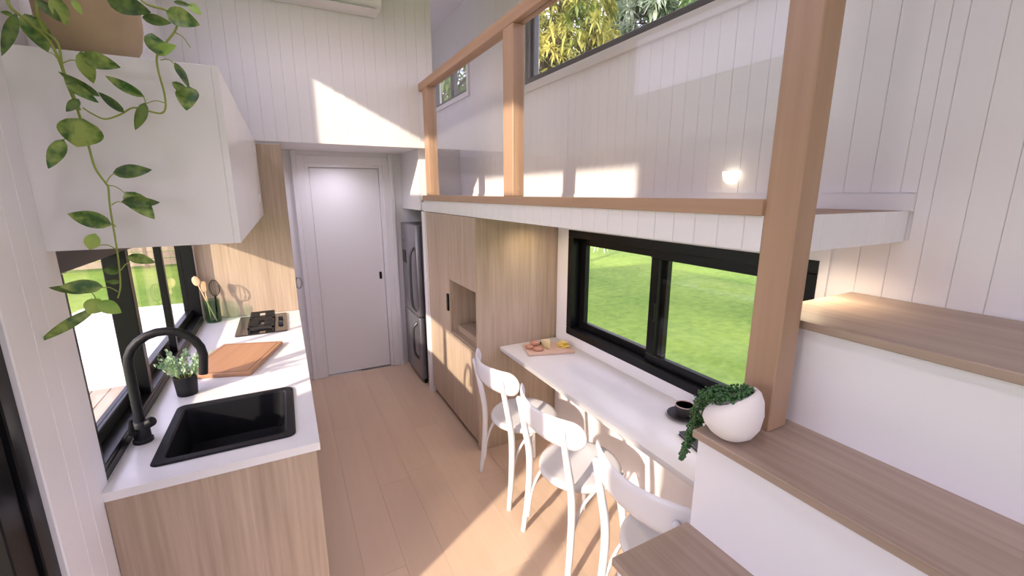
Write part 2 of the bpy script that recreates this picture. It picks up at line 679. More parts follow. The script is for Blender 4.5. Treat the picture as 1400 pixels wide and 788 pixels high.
# bench window: black, two sashes
w1 = thing('window_1', 'black framed sliding window over the white bench', 'window', (XR, 1.65, BW[2]), kind='structure')
y0, y1, z0, z1 = BW
frame_x(w1, XR - 0.018, XR + 0.10, y0, y1, z0, z1, 0.05, 0.05, 0.05, BLACK)
ym = 1.655
s1 = thing('sash', None, None)
s1.parent = w1
for (a, b, xa) in ((ym - 0.03, y1 - 0.05, XR + 0.055), (y0 + 0.05, ym + 0.05, XR + 0.015)):
    frame_x(w1, xa, xa + 0.035, a, b, z0 + 0.05, z1 - 0.05, 0.055, 0.045, 0.05, BLACK)
    pane('pane', w1, (xa + 0.014, xa + 0.02, a + 0.05, b - 0.05, z0 + 0.09, z1 - 0.095))
P('latch', BLACK, (XR + 0.002, XR + 0.016, ym - 0.005, ym + 0.012, 1.12, 1.22), w1, 0.003)
bpy.data.objects.remove(s1)
# flat surround between bench, cupboard and loft
tr = multi_box('trim_2', WHITE, [(XR - 0.012, XR, 0.835, BW[0], 0.0, LZ0), (XR - 0.012, XR, BW[1], 2.57, 0.0, LZ0),
                                 (XR - 0.012, XR, BW[0], BW[1], 0.0, BW[2]), (XR - 0.012, XR, BW[0], BW[1], BW[3], LZ0)])
tag(tr, 'flat white surround of the bench window', 'trim', kind='structure')

# long window over the loft
w2 = thing('window_2', 'long grey framed window above the loft rail', 'window', (XR, 2.0, UW[2]), kind='structure')
y0, y1, z0, z1 = UW
frame_x(w2, XR + 0.002, XR + 0.09, y0, y1, z0, z1, 0.05, 0.045, 0.045, DARK_GREY)
frame_x(w2, XR + 0.03, XR + 0.06, y0 + 0.05, y1 - 0.05, z0 + 0.045, z1 - 0.045, 0.03, 0.012, 0.03, DARK_GREY)
pane('pane', w2, (XR + 0.042, XR + 0.048, y0 + 0.08, y1 - 0.08, z0 + 0.055, z1 - 0.07))
for nm, b in (('architrave', (XR - 0.024, XR, y0 - 0.055, y1 + 0.012, z0 - 0.055, z0)), ('architrave', (XR - 0.024, XR, y0 - 0.055, y1 + 0.055, z1, z1 + 0.055)),
              ('architrave', (XR - 0.024, XR, y0 - 0.055, y0, z0, z1)), ('architrave', (XR - 0.024, XR, y1, y1 + 0.055, z0 - 0.055, z1))):
    P(nm, WHITE, b, w2, 0.002)
# small window
w3 = thing('window_3', 'small grey framed window past the railing post', 'window', (XR, 4.8, SW[2]), kind='structure')
y0, y1, z0, z1 = SW
frame_x(w3, XR + 0.002, XR + 0.09, y0, y1, z0, z1, 0.03, 0.03, 0.03, DARK_GREY)
P('mullion', DARK_GREY, (XR + 0.02, XR + 0.07, 4.67, 4.75, z0 + 0.03, z1 - 0.03), w3, 0.003)
pane('pane', w3, (XR + 0.042, XR + 0.048, y0 + 0.03, 4.67, z0 + 0.03, z1 - 0.03))
pane('pane', w3, (XR + 0.042, XR + 0.048, 4.75, y1 - 0.03, z0 + 0.03, z1 - 0.03))
for b in ((XR - 0.024, XR, y0 - 0.045, y1 + 0.045, z0 - 0.045, z0), (XR - 0.024, XR, y0 - 0.045, y1 + 0.045, z1, z1 + 0.045),
          (XR - 0.024, XR, y0 - 0.045, y0, z0, z1), (XR - 0.024, XR, y1, y1 + 0.045, z0, z1)):
    P('architrave', WHITE, b, w3, 0.002)

# kitchen window behind the sink
w4 = thing('window_4', 'black framed window behind the kitchen sink', 'window', (XL, 2.7, 0.9), kind='structure')
y0, y1, z0, z1 = KW
frame_x(w4, XL - 0.10, XL - 0.002, y0, y1, z0, z1, 0.022, 0.035, 0.085, BLACK)
P('sill', BLACK, (XL - 0.09, XL - 0.004, y0 + 0.022, y1 - 0.022, z0 + 0.035, z0 + 0.05), w4, 0.003)
P('sash_rail', BLACK, (XL - 0.09, XL - 0.055, y0 + 0.022, y1 - 0.022, z0 + 0.05, z0 + 0.10), w4, 0.003)
P('mullion', BLACK, (XL - 0.085, XL - 0.006, 2.290, 2.335, z0 + 0.05, z1 - 0.085), w4, 0.003)
P('sash_stile', BLACK, (XL - 0.04, XL - 0.008, 2.865, 2.90, z0 + 0.05, z1 - 0.085), w4, 0.003)
pane('pane', w4, (XL - 0.072, XL - 0.068, y0 + 0.022, 2.295, z0 + 0.10, z1 - 0.085))
pane('pane', w4, (XL - 0.072, XL - 0.068, 2.33, y1 - 0.022, z0 + 0.10, z1 - 0.085))

# clerestory over the cupboards
w5 = thing('window_5', 'high clerestory window above the white wall cupboards', 'window', (XL, 1.9, CW[2]), kind='structure')
y0, y1, z0, z1 = CW
frame_x(w5, XL - 0.095, XL - 0.06, y0, y1, z0, z1, 0.03, 0.03, 0.03, DARK_GREY)
pane('pane', w5, (XL - 0.08, XL - 0.075, y0 + 0.03, y1 - 0.03, z0 + 0.03, z1 - 0.03))

w7 = thing('fill_window_7', 'added high window letting light into the bedroom loft', 'window', (XL, 4.8, LW[2]), kind='structure')  # added to bring more light into the far loft
y0, y1, z0, z1 = LW
frame_x(w7, XL - 0.095, XL - 0.06, y0, y1, z0, z1, 0.03, 0.03, 0.03, DARK_GREY)
pane('pane', w7, (XL - 0.08, XL - 0.075, y0 + 0.03, y1 - 0.03, z0 + 0.03, z1 - 0.03))

# sliding door at the left
d2 = thing('door_2', 'black framed glass sliding door beside the kitchen', 'door', (XL, 0.7, 0), kind='structure')
y0, y1, z0, z1 = DW
frame_x(d2, XL - 0.10, XL + 0.004, y0, y1, z0, z1, 0.055, 0.025, 0.055, BLACK)
for a, b, xa in ((0.62, 1.262, XL - 0.045), (0.08, 0.70, XL - 0.09)):
    frame_x(d2, xa, xa + 0.04, a, b, 0.025, z1 - 0.055, 0.075, 0.09, 0.07, BLACK)
    pane('pane', d2, (xa + 0.017, xa + 0.023, a + 0.075, b - 0.075, 0.115, z1 - 0.125))
P('handle', BLACK, (XL - 0.005, XL + 0.02, 0.645, 0.67, 0.95, 1.15), d2, 0.004)
for b in ((XL, XL + 0.016, y1, y1 + 0.062, 0.0, z1 + 0.06), (XL, XL + 0.016, y0 - 0.06, y0, 0.0, z1 + 0.06), (XL, XL + 0.016, y0, y1, z1, z1 + 0.06)):
    P('architrave', WHITE, b, d2, 0.003)
# added window in the lounge wall, lets in sky fill
za, zb_ = 0.25, 2.25
w6 = thing('fill_window_6', 'added tall window letting sky fill into the lounge end', 'window', (0.575, Y0, za), kind='structure')
P('frame_rail', BLACK, (-0.35, 1.5, Y0 - 0.1, Y0 - 0.02, za, za + 0.05), w6)
P('frame_rail', BLACK, (-0.35, 1.5, Y0 - 0.1, Y0 - 0.02, zb_ - 0.05, zb_), w6)
for xx in (-0.35, 0.55, 1.45):
    P('frame_stile', BLACK, (xx, xx + 0.05, Y0 - 0.1, Y0 - 0.02, za + 0.05, zb_ - 0.05), w6)
pane('pane', w6, (-0.30, 0.55, Y0 - 0.06, Y0 - 0.055, za + 0.05, zb_ - 0.05))
pane('pane', w6, (0.60, 1.45, Y0 - 0.06, Y0 - 0.055, za + 0.05, zb_ - 0.05))

# bathroom door
d1 = thing('door_1', 'plain white bathroom door with small black pull', 'door', (0.55, YD, 0), kind='structure')
lfd = P('leaf', WHITE_GLOSS, (0.246, 0.862, YD + 0.03, YD + 0.065, 0.006, 2.035), d1, 0.002)
P('jamb', WHITE, (0.2, 0.243, YD, YD + 0.085, 0, 2.075), d1, 0.002)
P('jamb', WHITE, (0.865, 0.905, YD, YD + 0.085, 0, 2.075), d1, 0.002)
P('jamb', WHITE, (0.243, 0.865, YD, YD + 0.085, 2.038, 2.075), d1, 0.002)
P('architrave', WHITE, (0.145, 0.21, YD - 0.018, YD, 0, 2.14), d1, 0.003)
P('architrave', WHITE, (0.895, 0.955, YD - 0.018, YD, 0, 2.14), d1, 0.003)
P('architrave', WHITE, (0.21, 0.895, YD - 0.018, YD, 2.066, 2.14), d1, 0.003)
P('architrave', WHITE, (0.105, 0.145, YD - 0.028, YD, 0, 2.176), d1, 0.003)
P('architrave', WHITE, (0.955, 0.995, YD - 0.028, YD, 0, 2.176), d1, 0.003)
hp = slab('pull_plate', BLACK, 0.024, 0.075, 0.012, 0.008, d1, (0.822 - 0.55, 0.03, 0.985), (math.pi / 2, 0, 0))
hp['label'] = 'small black recessed pull'
hp.location = Vector(hp.location) - Vector(lfd.location)
hp.parent = lfd

# ------------------------------------------------------------------ staircase
RISE = 0.2937
st = thing('staircase', 'storage stair of white boxes with oak treads', 'staircase', (0.95, 0.35, 0))
xs = [0.15, 0.41, 0.675, 0.937, 1.205, XR - 0.012]
SY0, SY1 = -0.12, 0.712
for i in range(5):
    z = RISE * (i + 1)
    far = SY1 if i < 4 else 0.742
    P('tread', TREAD, (xs[i] - 0.012, xs[i + 1] + 0.002 if i < 4 else xs[5], SY0 - 0.01, far + 0.012, z - 0.022, z), st, 0.002)
    P('riser', WHITE_GLOSS, (xs[i], xs[i] + 0.02, SY0, far, 0.0 if i == 0 else RISE * i, z - 0.022), st)
    P('end_panel', WHITE_GLOSS, (xs[i] + 0.02, xs[i + 1] if i < 4 else xs[5], far - 0.02, far, 0.0, z - 0.022), st)
    P('end_panel', WHITE_GLOSS, (xs[i] + 0.02, xs[i + 1] if i < 4 else xs[5], SY0, SY0 + 0.02, 0.0, z - 0.022), st)

# ------------------------------------------------------------------ loft railing
rl = thing('loft_railing', 'timber framed glass railing along the loft edge', 'railing', (1.12, 2.1, LZ1))
P('bottom_rail', BEAM_Y, (XF - 0.004, XF + 0.045, 0.70, 3.732, 1.7425, 1.784), rl, 0.002)
P('top_rail', BEAM_Y, (XF, XF + 0.07, 0.70, 3.73, 2.612, 2.672), rl, 0.003)
P('post', BEAM, (XF + 0.002, XF + 0.068, 2.07, 2.182, 1.784, 2.612), rl, 0.003)
P('post', BEAM, (XF + 0.002, XF + 0.078, 3.52, 3.63, 1.784, 2.612), rl, 0.003)
np_ = P('newel_post', BEAM, (1.088, 1.166, 0.619, 0.702, RISE * 4 + 0.0005, ZC - 0.001), rl, 0.003)
np_['label'] = 'thick square timber post from the stair tread to the ceiling'
for a, b in ((0.702, 2.07), (2.182, 3.52)):
    pane('glass_panel', rl, (XF + 0.030, XF + 0.038, a + 0.002, b - 0.002, 1.784, 2.612), GLASS_RAIL)

# ------------------------------------------------------------------ bench with chairs
bt = P('bench_top', STONE, (1.243, XR - 0.013, 0.758, 2.581, 0.731, 0.761), None, 0.003, 2)
tag(bt, 'narrow white breakfast bench top below the window', 'bench top')


def make_chair(label, loc, rz):
    c = thing('cafe_chair', label, 'chair', loc, rz, 'white bentwood chairs along the breakfast bench')
    WHC = plain('white_chair_lacquer', (0.70, 0.695, 0.73), 0.25, noise=0.01)
    # local: +x = towards the bench (front of the seat), origin on the floor under the seat centre
    # seat
    V, F, n = [], [], 40
    prof = [(0.0, 0.440), (0.80, 0.436), (0.955, 0.438), (1.0, 0.449), (1.0, 0.460), (0.965, 0.471), (0.88, 0.4735), (0.6, 0.468), (0.3, 0.464), (0.0, 0.463)]
    for r, z in prof:
        for k in range(n):
            a = 2 * math.pi * k / n
            rx = 0.205 * (1 + 0.02 * math.cos(a))
            ry = 0.208 * (1 + 0.05 * math.cos(a))
            V.append((r * rx * math.cos(a), r * ry * math.sin(a), z))
    for i in range(len(prof) - 1):
        for k in range(n):
            k2 = (k + 1) % n
            F.append((i * n + k, i * n + k2, (i + 1) * n + k2, (i + 1) * n + k))
    mk('seat', V, F, WHC, c, sm=True)
    for s in (-1, 1):
        # back leg running up to the backrest
        pts = spline([(-0.205, s * 0.203, 0.0), (-0.182, s * 0.192, 0.22), (-0.178, s * 0.186, 0.45), (-0.210, s * 0.187, 0.64), (-0.243, s * 0.190, 0.798)], 5)
        rad = [0.0135 + 0.005 * math.sin(math.pi * min(1, i / (len(pts) - 1) * 1.05)) for i in range(len(pts))]
        pts.append(pts[-1] + Vector((-0.001, 0, 0.008)))
        rad.append(0.008)
        tube('leg', WHC, pts, rad, c, 12)
        # front leg
        pts = spline([(0.185, s * 0.175, 0.0), (0.165, s * 0.158, 0.24), (0.150, s * 0.145, 0.442)], 5)
        tube('leg', WHC, pts, [0.0115 + 0.006 * i / (len(pts) - 1) for i in range(len(pts))], c, 12)
        # bentwood side arch
        arch = [(-0.186, s * 0.184, 0.10), (-0.165, s * 0.180, 0.25), (-0.11, s * 0.170, 0.365), (-0.02, s * 0.163, 0.425), (0.05, s * 0.158, 0.425), (0.115, s * 0.153, 0.365), (0.148, s * 0.152, 0.25), (0.166, s * 0.160, 0.12)]
        tube('brace', WHC, spline(arch, 5), 0.0085, c, 8)
    arch = [(0.166, -0.150, 0.16), (0.155, -0.125, 0.31), (0.140, -0.05, 0.422), (0.140, 0.05, 0.422), (0.155, 0.125, 0.31), (0.166, 0.150, 0.16)]
    tube('brace', WHC, spline(arch, 5), 0.0085, c, 8)
    # backrest: a curved kidney-shaped band
    V, F = [], []
    nu, nv = 36, 8
    R = 0.40
    half = math.radians(41.5)

    def P2(t, w, side):
        a = half * t
        e = abs(t)
        hh = 0.070 - 0.008 * (1 - e) ** 2
        if e > 0.76:
            q = (e - 0.76) / 0.24
            hh *= math.sqrt(max(0.0, 1 - q * q)) * 0.999 + 0.001
        zc = 0.786 + 0.004 * e ** 2
        th = 0.0075 * (1 if side > 0 else -1) * math.sqrt(max(0.02, 1 - abs(w) ** 6))
        rr_ = R + th
        lean = -0.06 * w * hh
        return Vector((0.130 - rr_ * math.cos(a) + lean, rr_ * math.sin(a), zc + w * hh))
    rows = [(w / nv * 2 - 1, 1) for w in range(nv + 1)] + [(1 - w / nv * 2, -1) for w in range(nv + 1)]
    m_ = len(rows)
    for i in range(nu + 1):
        t = math.sin((i / nu * 2 - 1) * math.pi / 2)
        for w, s in rows:
            V.append(P2(t, w, s))
    for i in range(nu):
        for j in range(m_):
            j2 = (j + 1) % m_
            F.append((i * m_ + j, i * m_ + j2, (i + 1) * m_ + j2, (i + 1) * m_ + j))
    F.append(tuple(range(m_)))
    F.append(tuple(nu * m_ + j for j in range(m_)))
    mk('backrest', V, F, WHC, c, sm=True)
    return c


ch1 = make_chair('white bentwood chair next to the tall oak cupboard', (1.20, 2.165, 0), math.radians(0))
ch2 = copy_tree(ch1)
ch2['label'] = 'white bentwood chair standing between two other chairs'
ch2.location = (1.20, 1.585, 0)
ch2.rotation_euler = (0, 0, math.radians(1))
ch3 = copy_tree(ch1)
ch3['label'] = 'white bentwood chair pulled in beside the stair'
ch3.location = (1.22, 0.995, 0)
ch3.rotation_euler = (0, 0, math.radians(2))

# ------------------------------------------------------------------ kitchen run
kc = thing('base_cabinet', 'oak kitchen base cabinet under the white worktop', 'cabinet', (-0.27, 2.65, 0))
P('end_panel', OAK, (XL + 0.002, 0.022, 1.626, 1.646, 0.0, 0.868), kc, 0.001)
P('kickboard', BLACK_MATTE, (-0.05, -0.035, 1.646, YB - 0.002, 0.0, 0.10), kc)
yy = 1.65
for i in range(4):
    P('cabinet_door', OAK, (0.0, 0.02, yy, yy + 0.515, 0.105, 0.862), kc, 0.001)
    yy += 0.52
P('back_panel', OAK, (XL + 0.002, XL + 0.012, 1.646, YB - 0.002, 0.0, 0.80), kc)
P('base_panel', OAK, (XL + 0.012, -0.001, 1.646, YB - 0.002, 0.10, 0.118), kc)

SX0, SX1, SYa, SYb = -0.487, -0.040, 1.708, 2.192
hx0, hx1, hy0, hy1 = SX0 + 0.012, SX1 - 0.012, SYa + 0.012, SYb - 0.012
wt = multi_box('worktop', STONE, [(XL + 0.001, 0.036, 1.618, hy0, 0.87, 0.9), (XL + 0.001, 0.036, hy1, YB - 0.001, 0.87, 0.9),
                                  (XL + 0.001, hx0, hy0, hy1, 0.87, 0.9), (hx1, 0.036, hy0, hy1, 0.87, 0.9)])
tag(wt, 'white stone kitchen worktop with the sink cut in', 'worktop')

# end panel wall lining in oak, with ring pull
ep = P('splashback_panel', OAK, (XL + 0.001, 0.034, YB, YB + 0.018, 0.902, 2.150))
tag(ep, 'oak panel closing the kitchen run beside the door', 'panel')
rg = tube('ring_hook', CHROME, [(0.055 + 0.021 * math.cos(a), 3.80, 1.105 + 0.045 * math.sin(a)) for a in [2 * math.pi * i / 20 for i in range(20)]] + [(0.076, 3.80, 1.105)], 0.006, None, 8)
tag(rg, 'small grey ring hook on the white wall beside the oak panel', 'hook')
tube('stem', CHROME, [(0.03, 3.80, 1.155), (0.055, 3.80, 1.15)], 0.007, rg, 8)

# sink
sw, sd = SX1 - SX0, SYb - SYa
V, F = [], []
K = 5
n = 4 * (K + 1)
rings = [(0.0, 0.901, 0.03), (0.004, 0.908, 0.03), (0.030, 0.908, 0.03), (0.036, 0.902, 0.03), (0.045, 0.74, 0.045), (0.075, 0.725, 0.05)]
for ins, z, r in rings:
    V += [(x_, y_, z) for x_, y_ in rounded_rect(sw - 2 * ins, sd - 2 * ins, r, K)]
for i in range(len(rings) - 1):
    for j in range(n):
        j2 = (j + 1) % n
        F.append((i * n + j, i * n + j2, (i + 1) * n + j2, (i + 1) * n + j))
F.append(tuple((len(rings) - 1) * n + j for j in range(n)))
sk_ = thing('sink', 'black composite drop in sink in the white worktop', 'sink', ((SX0 + SX1) / 2, (SYa + SYb) / 2, 0.9))
ob = mk('basin', V, F, BLACK_MATTE, sk_, (0, 0, -0.9), sm=True)
ob.data.set_sharp_from_angle(angle=math.radians(35))
lathe('drain', CHROME, [(0.0, 0.727), (0.035, 0.727), (0.042, 0.7265), (0.042, 0.7255)], sk_, (0, 0.0, -0.9), 20)

# tap
tp = thing('tap', 'black gooseneck mixer tap behind the sink', 'tap', (-0.545, 1.93, 0.9))
lathe('tap_base', BLACK_MATTE, [(0.031, 0.0005), (0.031, 0.012), (0.026, 0.016), (0.0245, 0.075), (0.02, 0.082), (0.017, 0.083)], tp)
sp = [(0, 0, 0.07), (0, 0, 0.16), (0, 0, 0.24), (0, 0, 0.285)]
for i in range(0, 13):
    a = math.pi - math.radians(195) * i / 12
    sp.append((0.111 + 0.111 * math.cos(a), 0, 0.30 + 0.111 * math.sin(a)))
sp.append((sp[-1][0] - 0.006, 0, sp[-1][2] - 0.045))
tube('spout', BLACK_MATTE, sp, [0.0155] * len(sp), tp, 16)
tube('lever', BLACK_MATTE, [(-0.012, -0.02, 0.05), (-0.015, -0.045, 0.06), (-0.012, -0.058, 0.085), (-0.008, -0.062, 0.12)], [0.012, 0.010, 0.008, 0.006], tp, 10)
lathe('lever_hub', BLACK_MATTE, [(0.0, 0.0), (0.016, 0.001), (0.018, 0.006), (0.018, 0.03), (0.015, 0.035), (0, 0.036)], tp, (0.012, -0.0, 0.062), 16, (math.radians(60), 0, math.radians(70)))


# small herb in black pot
def leaf_cloud(name, mat, parent, pts, size, rng, kind='stuff'):
    V, F = [], []
    for p_, d in pts:
        s = size * rng.uniform(0.7, 1.25)
        d = (Vector(d) + Vector((rng.uniform(-.6, .6), rng.uniform(-.6, .6), rng.uniform(-.4, .6)))).normalized()
        side = d.cross(Vector((rng.uniform(-1, 1), rng.uniform(-1, 1), rng.uniform(-1, 1)))).normalized()
        nn = d.cross(side)
        p_ = Vector(p_)
        n0 = len(V)
        V += [p_, p_ + d * s * 0.35 + side * s * 0.33 + nn * s * 0.08, p_ + d * s * 0.75 + side * s * 0.28 + nn * s * 0.05, p_ + d * s,
              p_ + d * s * 0.75 - side * s * 0.28 + nn * s * 0.05, p_ + d * s * 0.35 - side * s * 0.33 + nn * s * 0.08]
        F += [(n0, n0 + 1, n0 + 2, n0 + 3), (n0, n0 + 3, n0 + 4, n0 + 5)]
    o = mk(name, V, F, mat, parent)
    o['kind'] = kind
    return o


hb = thing('potted_herb', 'small pale green herb in a black pot beside the sink', 'plant', (-0.472, 2.335, 0.9))
lathe('pot', BLACK_MATTE, [(0.0, 0.0), (0.038, 0.0), (0.040, 0.003), (0.046, 0.088), (0.046, 0.092), (0.042, 0.092), (0.040, 0.08), (0.0, 0.078)], hb)
lathe('soil', SOIL, [(0.0, 0.082), (0.0405, 0.081)], hb)
rg_ = random.Random(11)
pts = []
stems = []
for i in range(26):
    a = rg_.uniform(0, 2 * math.pi)
    sp_ = rg_.uniform(0.15, 1.0)
    L_ = rg_.uniform(0.08, 0.135)
    d = Vector((math.cos(a) * sp_ * 0.75, math.sin(a) * sp_ * 0.75, 0.85)).normalized()
    p0 = Vector((math.cos(a) * 0.02, math.sin(a) * 0.02, 0.08))
    stems.append((p0, p0 + d * L_))
    for j in range(15):
        q = 0.15 + 0.85 * j / 14
        pts.append((p0 + d * L_ * q + Vector((rg_.uniform(-.012, .012), rg_.uniform(-.012, .012), rg_.uniform(-.006, .006))), d))
leaf_cloud('foliage', HERB, hb, pts, 0.018, rg_)
V, F = [], []
for a, b in stems:
    v, f = tube_vf([a, (a + b) / 2, b], 0.0011, 5)
    n0 = len(V)
    V += v
    F += [tuple(i + n0 for i in q) for q in f]
mk('stems', V, F, STEM, hb)

# chopping board
cb = thing('chopping_board', 'brown timber chopping board on the worktop beside the hob', 'chopping board', (-0.311, 2.717, 0.9), math.atan2(-0.125, 0.32) * 0.85)
slab('board', BOARDW, 0.335, 0.485, 0.020, 0.016, cb, (0, 0, 0.0005), ch=0.004)
V, F = [], []
o_, i_ = rounded_rect(0.295, 0.445, 0.014), rounded_rect(0.283, 0.433, 0.009)
n = len(o_)
V = [(x_, y_, 0.0207) for x_, y_ in o_] + [(x_, y_, 0.0207) for x_, y_ in i_]
F = [(j, (j + 1) % n, n + (j + 1) % n, n + j) for j in range(n)]
gv = mk('juice_groove', V, F, plain('groove_dark_wood', (0.17, 0.08, 0.04), 0.5), cb)

# hob
hb_ = thing('gas_hob', 'black glass gas hob with a cast iron trivet', 'hob', (-0.204, 3.42, 0.9))
slab('glass_plate', HOBGLASS, 0.305, 0.50, 0.008, 0.014, hb_, (0, 0, 0.0005), ch=0.002)
for yb_ in (-0.115, 0.125):
    lathe('burner', IRON, [(0.0, 0.0085), (0.045, 0.0085), (0.045, 0.014), (0.034, 0.016), (0.034, 0.022), (0.028, 0.026), (0.0, 0.027)], hb_, (-0.005, yb_, 0), 20)
V, F = [], []


def addb(b):
    v, f = box_vf(*b)
    n0 = len(V)
    V.extend(v)
    F.extend([tuple(i + n0 for i in q) for q in f])


for yb_ in (-0.115, 0.125):
    V, F = [], []
    for xx in (-0.078, 0.062):
        addb((xx, xx + 0.012, yb_ - 0.108, yb_ + 0.108, 0.030, 0.042))
    for y_ in (yb_ - 0.108, yb_ + 0.096):
        addb((-0.078, 0.074, y_, y_ + 0.012, 0.030, 0.042))
    for y_ in (yb_ - 0.05, yb_ - 0.005, yb_ + 0.04):
        addb((-0.078, -0.02, y_, y_ + 0.010, 0.032, 0.048))
        addb((0.016, 0.074, y_, y_ + 0.010, 0.032, 0.048))
    for xx in (-0.078, 0.062):
        for y_ in (yb_ - 0.108, yb_ + 0.096):
            addb((xx, xx + 0.012, y_, y_ + 0.012, 0.0086, 0.030))
    mk('trivet', V, F, IRON, hb_)
for yb_ in (-0.07, 0.07):
    lathe('knob', STEEL_DK, [(0.0, 0.0085), (0.016, 0.0085), (0.015, 0.026), (0.013, 0.028), (0, 0.028)], hb_, (0.112, yb_, 0), 16)

# utensil jar
uj = thing('utensil_jar', 'green glass jar of utensils by the window', 'jar', (-0.515, 3.655, 0.9))
lathe('glass_jar', GLASS_GREEN, [(0.0, 0.001), (0.044, 0.001), (0.048, 0.006), (0.048, 0.165), (0.0455, 0.165), (0.045, 0.008), (0.0, 0.006)], uj)


def utensil(name, label, cat):
    return thing(name, label, cat, (-0.515, 3.655, 0.912), group='utensils in the green jar')


us = utensil('wooden_spoon', 'pale wooden spoon leaning in the green jar', 'spoon')
a, b = Vector((0.018, -0.022, 0.0)), Vector((-0.056, -0.026, 0.265))
tube('handle', SPOONW, [a, (a + b) / 2, b], [0.005, 0.0045, 0.005], us, 8)
d = (b - a).normalized()
V, F = [], []
for i in range(9):
    t = i / 8
    w = 0.024 * math.sqrt(max(0.0, 1 - (2 * t - 1) ** 2)) + 0.001
    c = b + d * (0.075 * t - 0.004)
    for k in range(10):
        an = 2 * math.pi * k / 10
        V.append(c + Vector((1, 0, 0.3)).normalized() * w * math.cos(an) + Vector((0, 1, 0)) * 0.006 * math.sin(an))
for i in range(8):
    for k in range(10):
        k2 = (k + 1) % 10
        F.append((i * 10 + k, i * 10 + k2, (i + 1) * 10 + k2, (i + 1) * 10 + k))
mk('bowl', V, F, SPOONW, us, sm=True)
us2 = utensil('spatula', 'thin wooden spatula leaning in the green jar', 'spatula')
tube('handle', SPOONW, [(-0.02, 0.022, 0.0), (-0.026, 0.026, 0.13), (-0.032, 0.030, 0.215)], 0.0045, us2, 8)
o = slab('blade', SPOONW, 0.032, 0.075, 0.005, 0.012, us2, (-0.037, 0.033, 0.245), (math.radians(80), 0, math.radians(10)))
us3 = utensil('whisk', 'black wire balloon whisk standing in the green jar', 'whisk')
tube('handle', BLACK, [(0.018, 0.004, 0.0), (0.026, 0.0, 0.18)], 0.006, us3, 8)
V, F = [], []
for j in range(6):
    an = math.pi * j / 6
    loop = []
    for i in range(21):
        t = 2 * math.pi * i / 20
        r = 0.032 * math.sin(t)
        loop.append(Vector((0.028 + r * math.cos(an), 0.0 + r * math.sin(an), 0.235 - 0.06 * math.cos(t))))
    v, f = tube_vf(loop, 0.0013, 5)
    n0 = len(V)
    V += v
    F += [tuple(i + n0 for i in q) for q in f]
mk('wires', V, F, BLACK, us3)

# wall cupboards
uc = thing('wall_cupboard', 'long white wall cupboard over the kitchen window', 'cupboard', (-0.35, 2.68, 1.65))
P('carcass', WHITE_GLOSS, (XL + 0.002, -0.1451, 1.618, YB - 0.002, 1.648, 2.164), uc, 0.0015)
yy = 1.6185
for i in range(4):
    P('cupboard_door', WHITE_GLOSS, (-0.145, -0.127, yy, yy + 0.524, 1.648, 2.164), uc, 0.0015)
    yy += 0.5285
for i in range(2):
    P('hinge_block', WHITE_GLOSS, (-0.127, -0.121, 3.25, 3.33, 1.75 + i * 0.3, 1.80 + i * 0.3), uc, 0.002)

# ------------------------------------------------------------------ tall cupboards and fridge
tc_ = thing('tall_cupboard', 'tall oak cupboard with an open niche under the loft', 'cupboard', (1.4, 3.1, 0))
YA, YZ, YM = 2.583, 3.66, 3.118
P('side_panel', OAK, (XF, XR - 0.002, YA, YA + 0.02, 0.0, LZ0 - 0.008), tc_, 0.001)
P('side_panel', OAK, (XF + 0.022, XR - 0.002, YZ - 0.02, YZ, 0.0, LZ0 - 0.008), tc_)
P('divider', OAK, (XF + 0.022, XR - 0.002, YM - 0.01, YM + 0.01, 0.06, LZ0 - 0.008), tc_)
P('back_panel', OAK, (XR - 0.03, XR - 0.003, YA + 0.02, YZ - 0.02, 0.0, LZ0 - 0.008), tc_)
P('kickboard', plain('kickboard_brown', (0.10, 0.065, 0.045), 0.6), (XF + 0.03, XF + 0.045, YA + 0.02, YZ - 0.02, 0.0, 0.06), tc_)
pdoor = P('pantry_door', OAK, (XF, XF + 0.02, YM + 0.002, YZ, 0.06, LZ0 - 0.008), tc_, 0.001)
P('upper_door', OAK, (XF, XF + 0.02, 2.858, YM - 0.002, 1.157, LZ0 - 0.008), tc_, 0.001)
P('upper_door', OAK, (XF, XF + 0.02, YA + 0.02, 2.855, 1.157, LZ0 - 0.008), tc_, 0.001)
P('niche_top', OAK_H, (XF + 0.022, XR - 0.03, YA + 0.02, YM - 0.01, 1.157, 1.175), tc_)
P('niche_shelf', OAK_H, (XF + 0.004, XR - 0.03, YA + 0.02, YM - 0.01, 0.735, 0.752), tc_)
P('drawer_front', OAK, (XF, XF + 0.02, YA + 0.02, YM - 0.002, 0.06, 0.731), tc_, 0.001)
P('pull_out_tray', OAK_H, (XF + 0.05, XR - 0.08, YA + 0.03, YM - 0.03, 0.7525, 0.80), tc_, 0.001)
h_ = P('handle', BLACK, (XF - 0.014, XF, 3.135, 3.165, 0.905, 1.04), pdoor, 0.002)
h_['label'] = 'black bar handle'
wp = P('cupboard_gable', WHITE_GLOSS, (1.060, XR - 0.002, 3.662, 3.742, 0.0, LZ0 - 0.006), None, 0.001)
tag(wp, 'white upright panel between the fridge and oak cupboard', 'panel')
jug = thing('water_jug', 'small pale blue jug in the cupboard niche', 'jug', (1.33, 3.02, 0.80))
lathe('jug_body', plain('pale_blue_glaze', (0.25, 0.33, 0.42), 0.3), [(0.0, 0.0005), (0.045, 0.0005), (0.05, 0.01), (0.052, 0.10), (0.038, 0.15), (0.034, 0.17), (0.038, 0.185), (0.034, 0.185), (0.03, 0.17), (0.0, 0.165)], jug)
tube('jug_handle', MATS['pale_blue_glaze'], spline([(0.0, -0.048, 0.05), (0, -0.082, 0.07), (0, -0.082, 0.12), (0, -0.04, 0.145)], 5), 0.006, jug, 8)

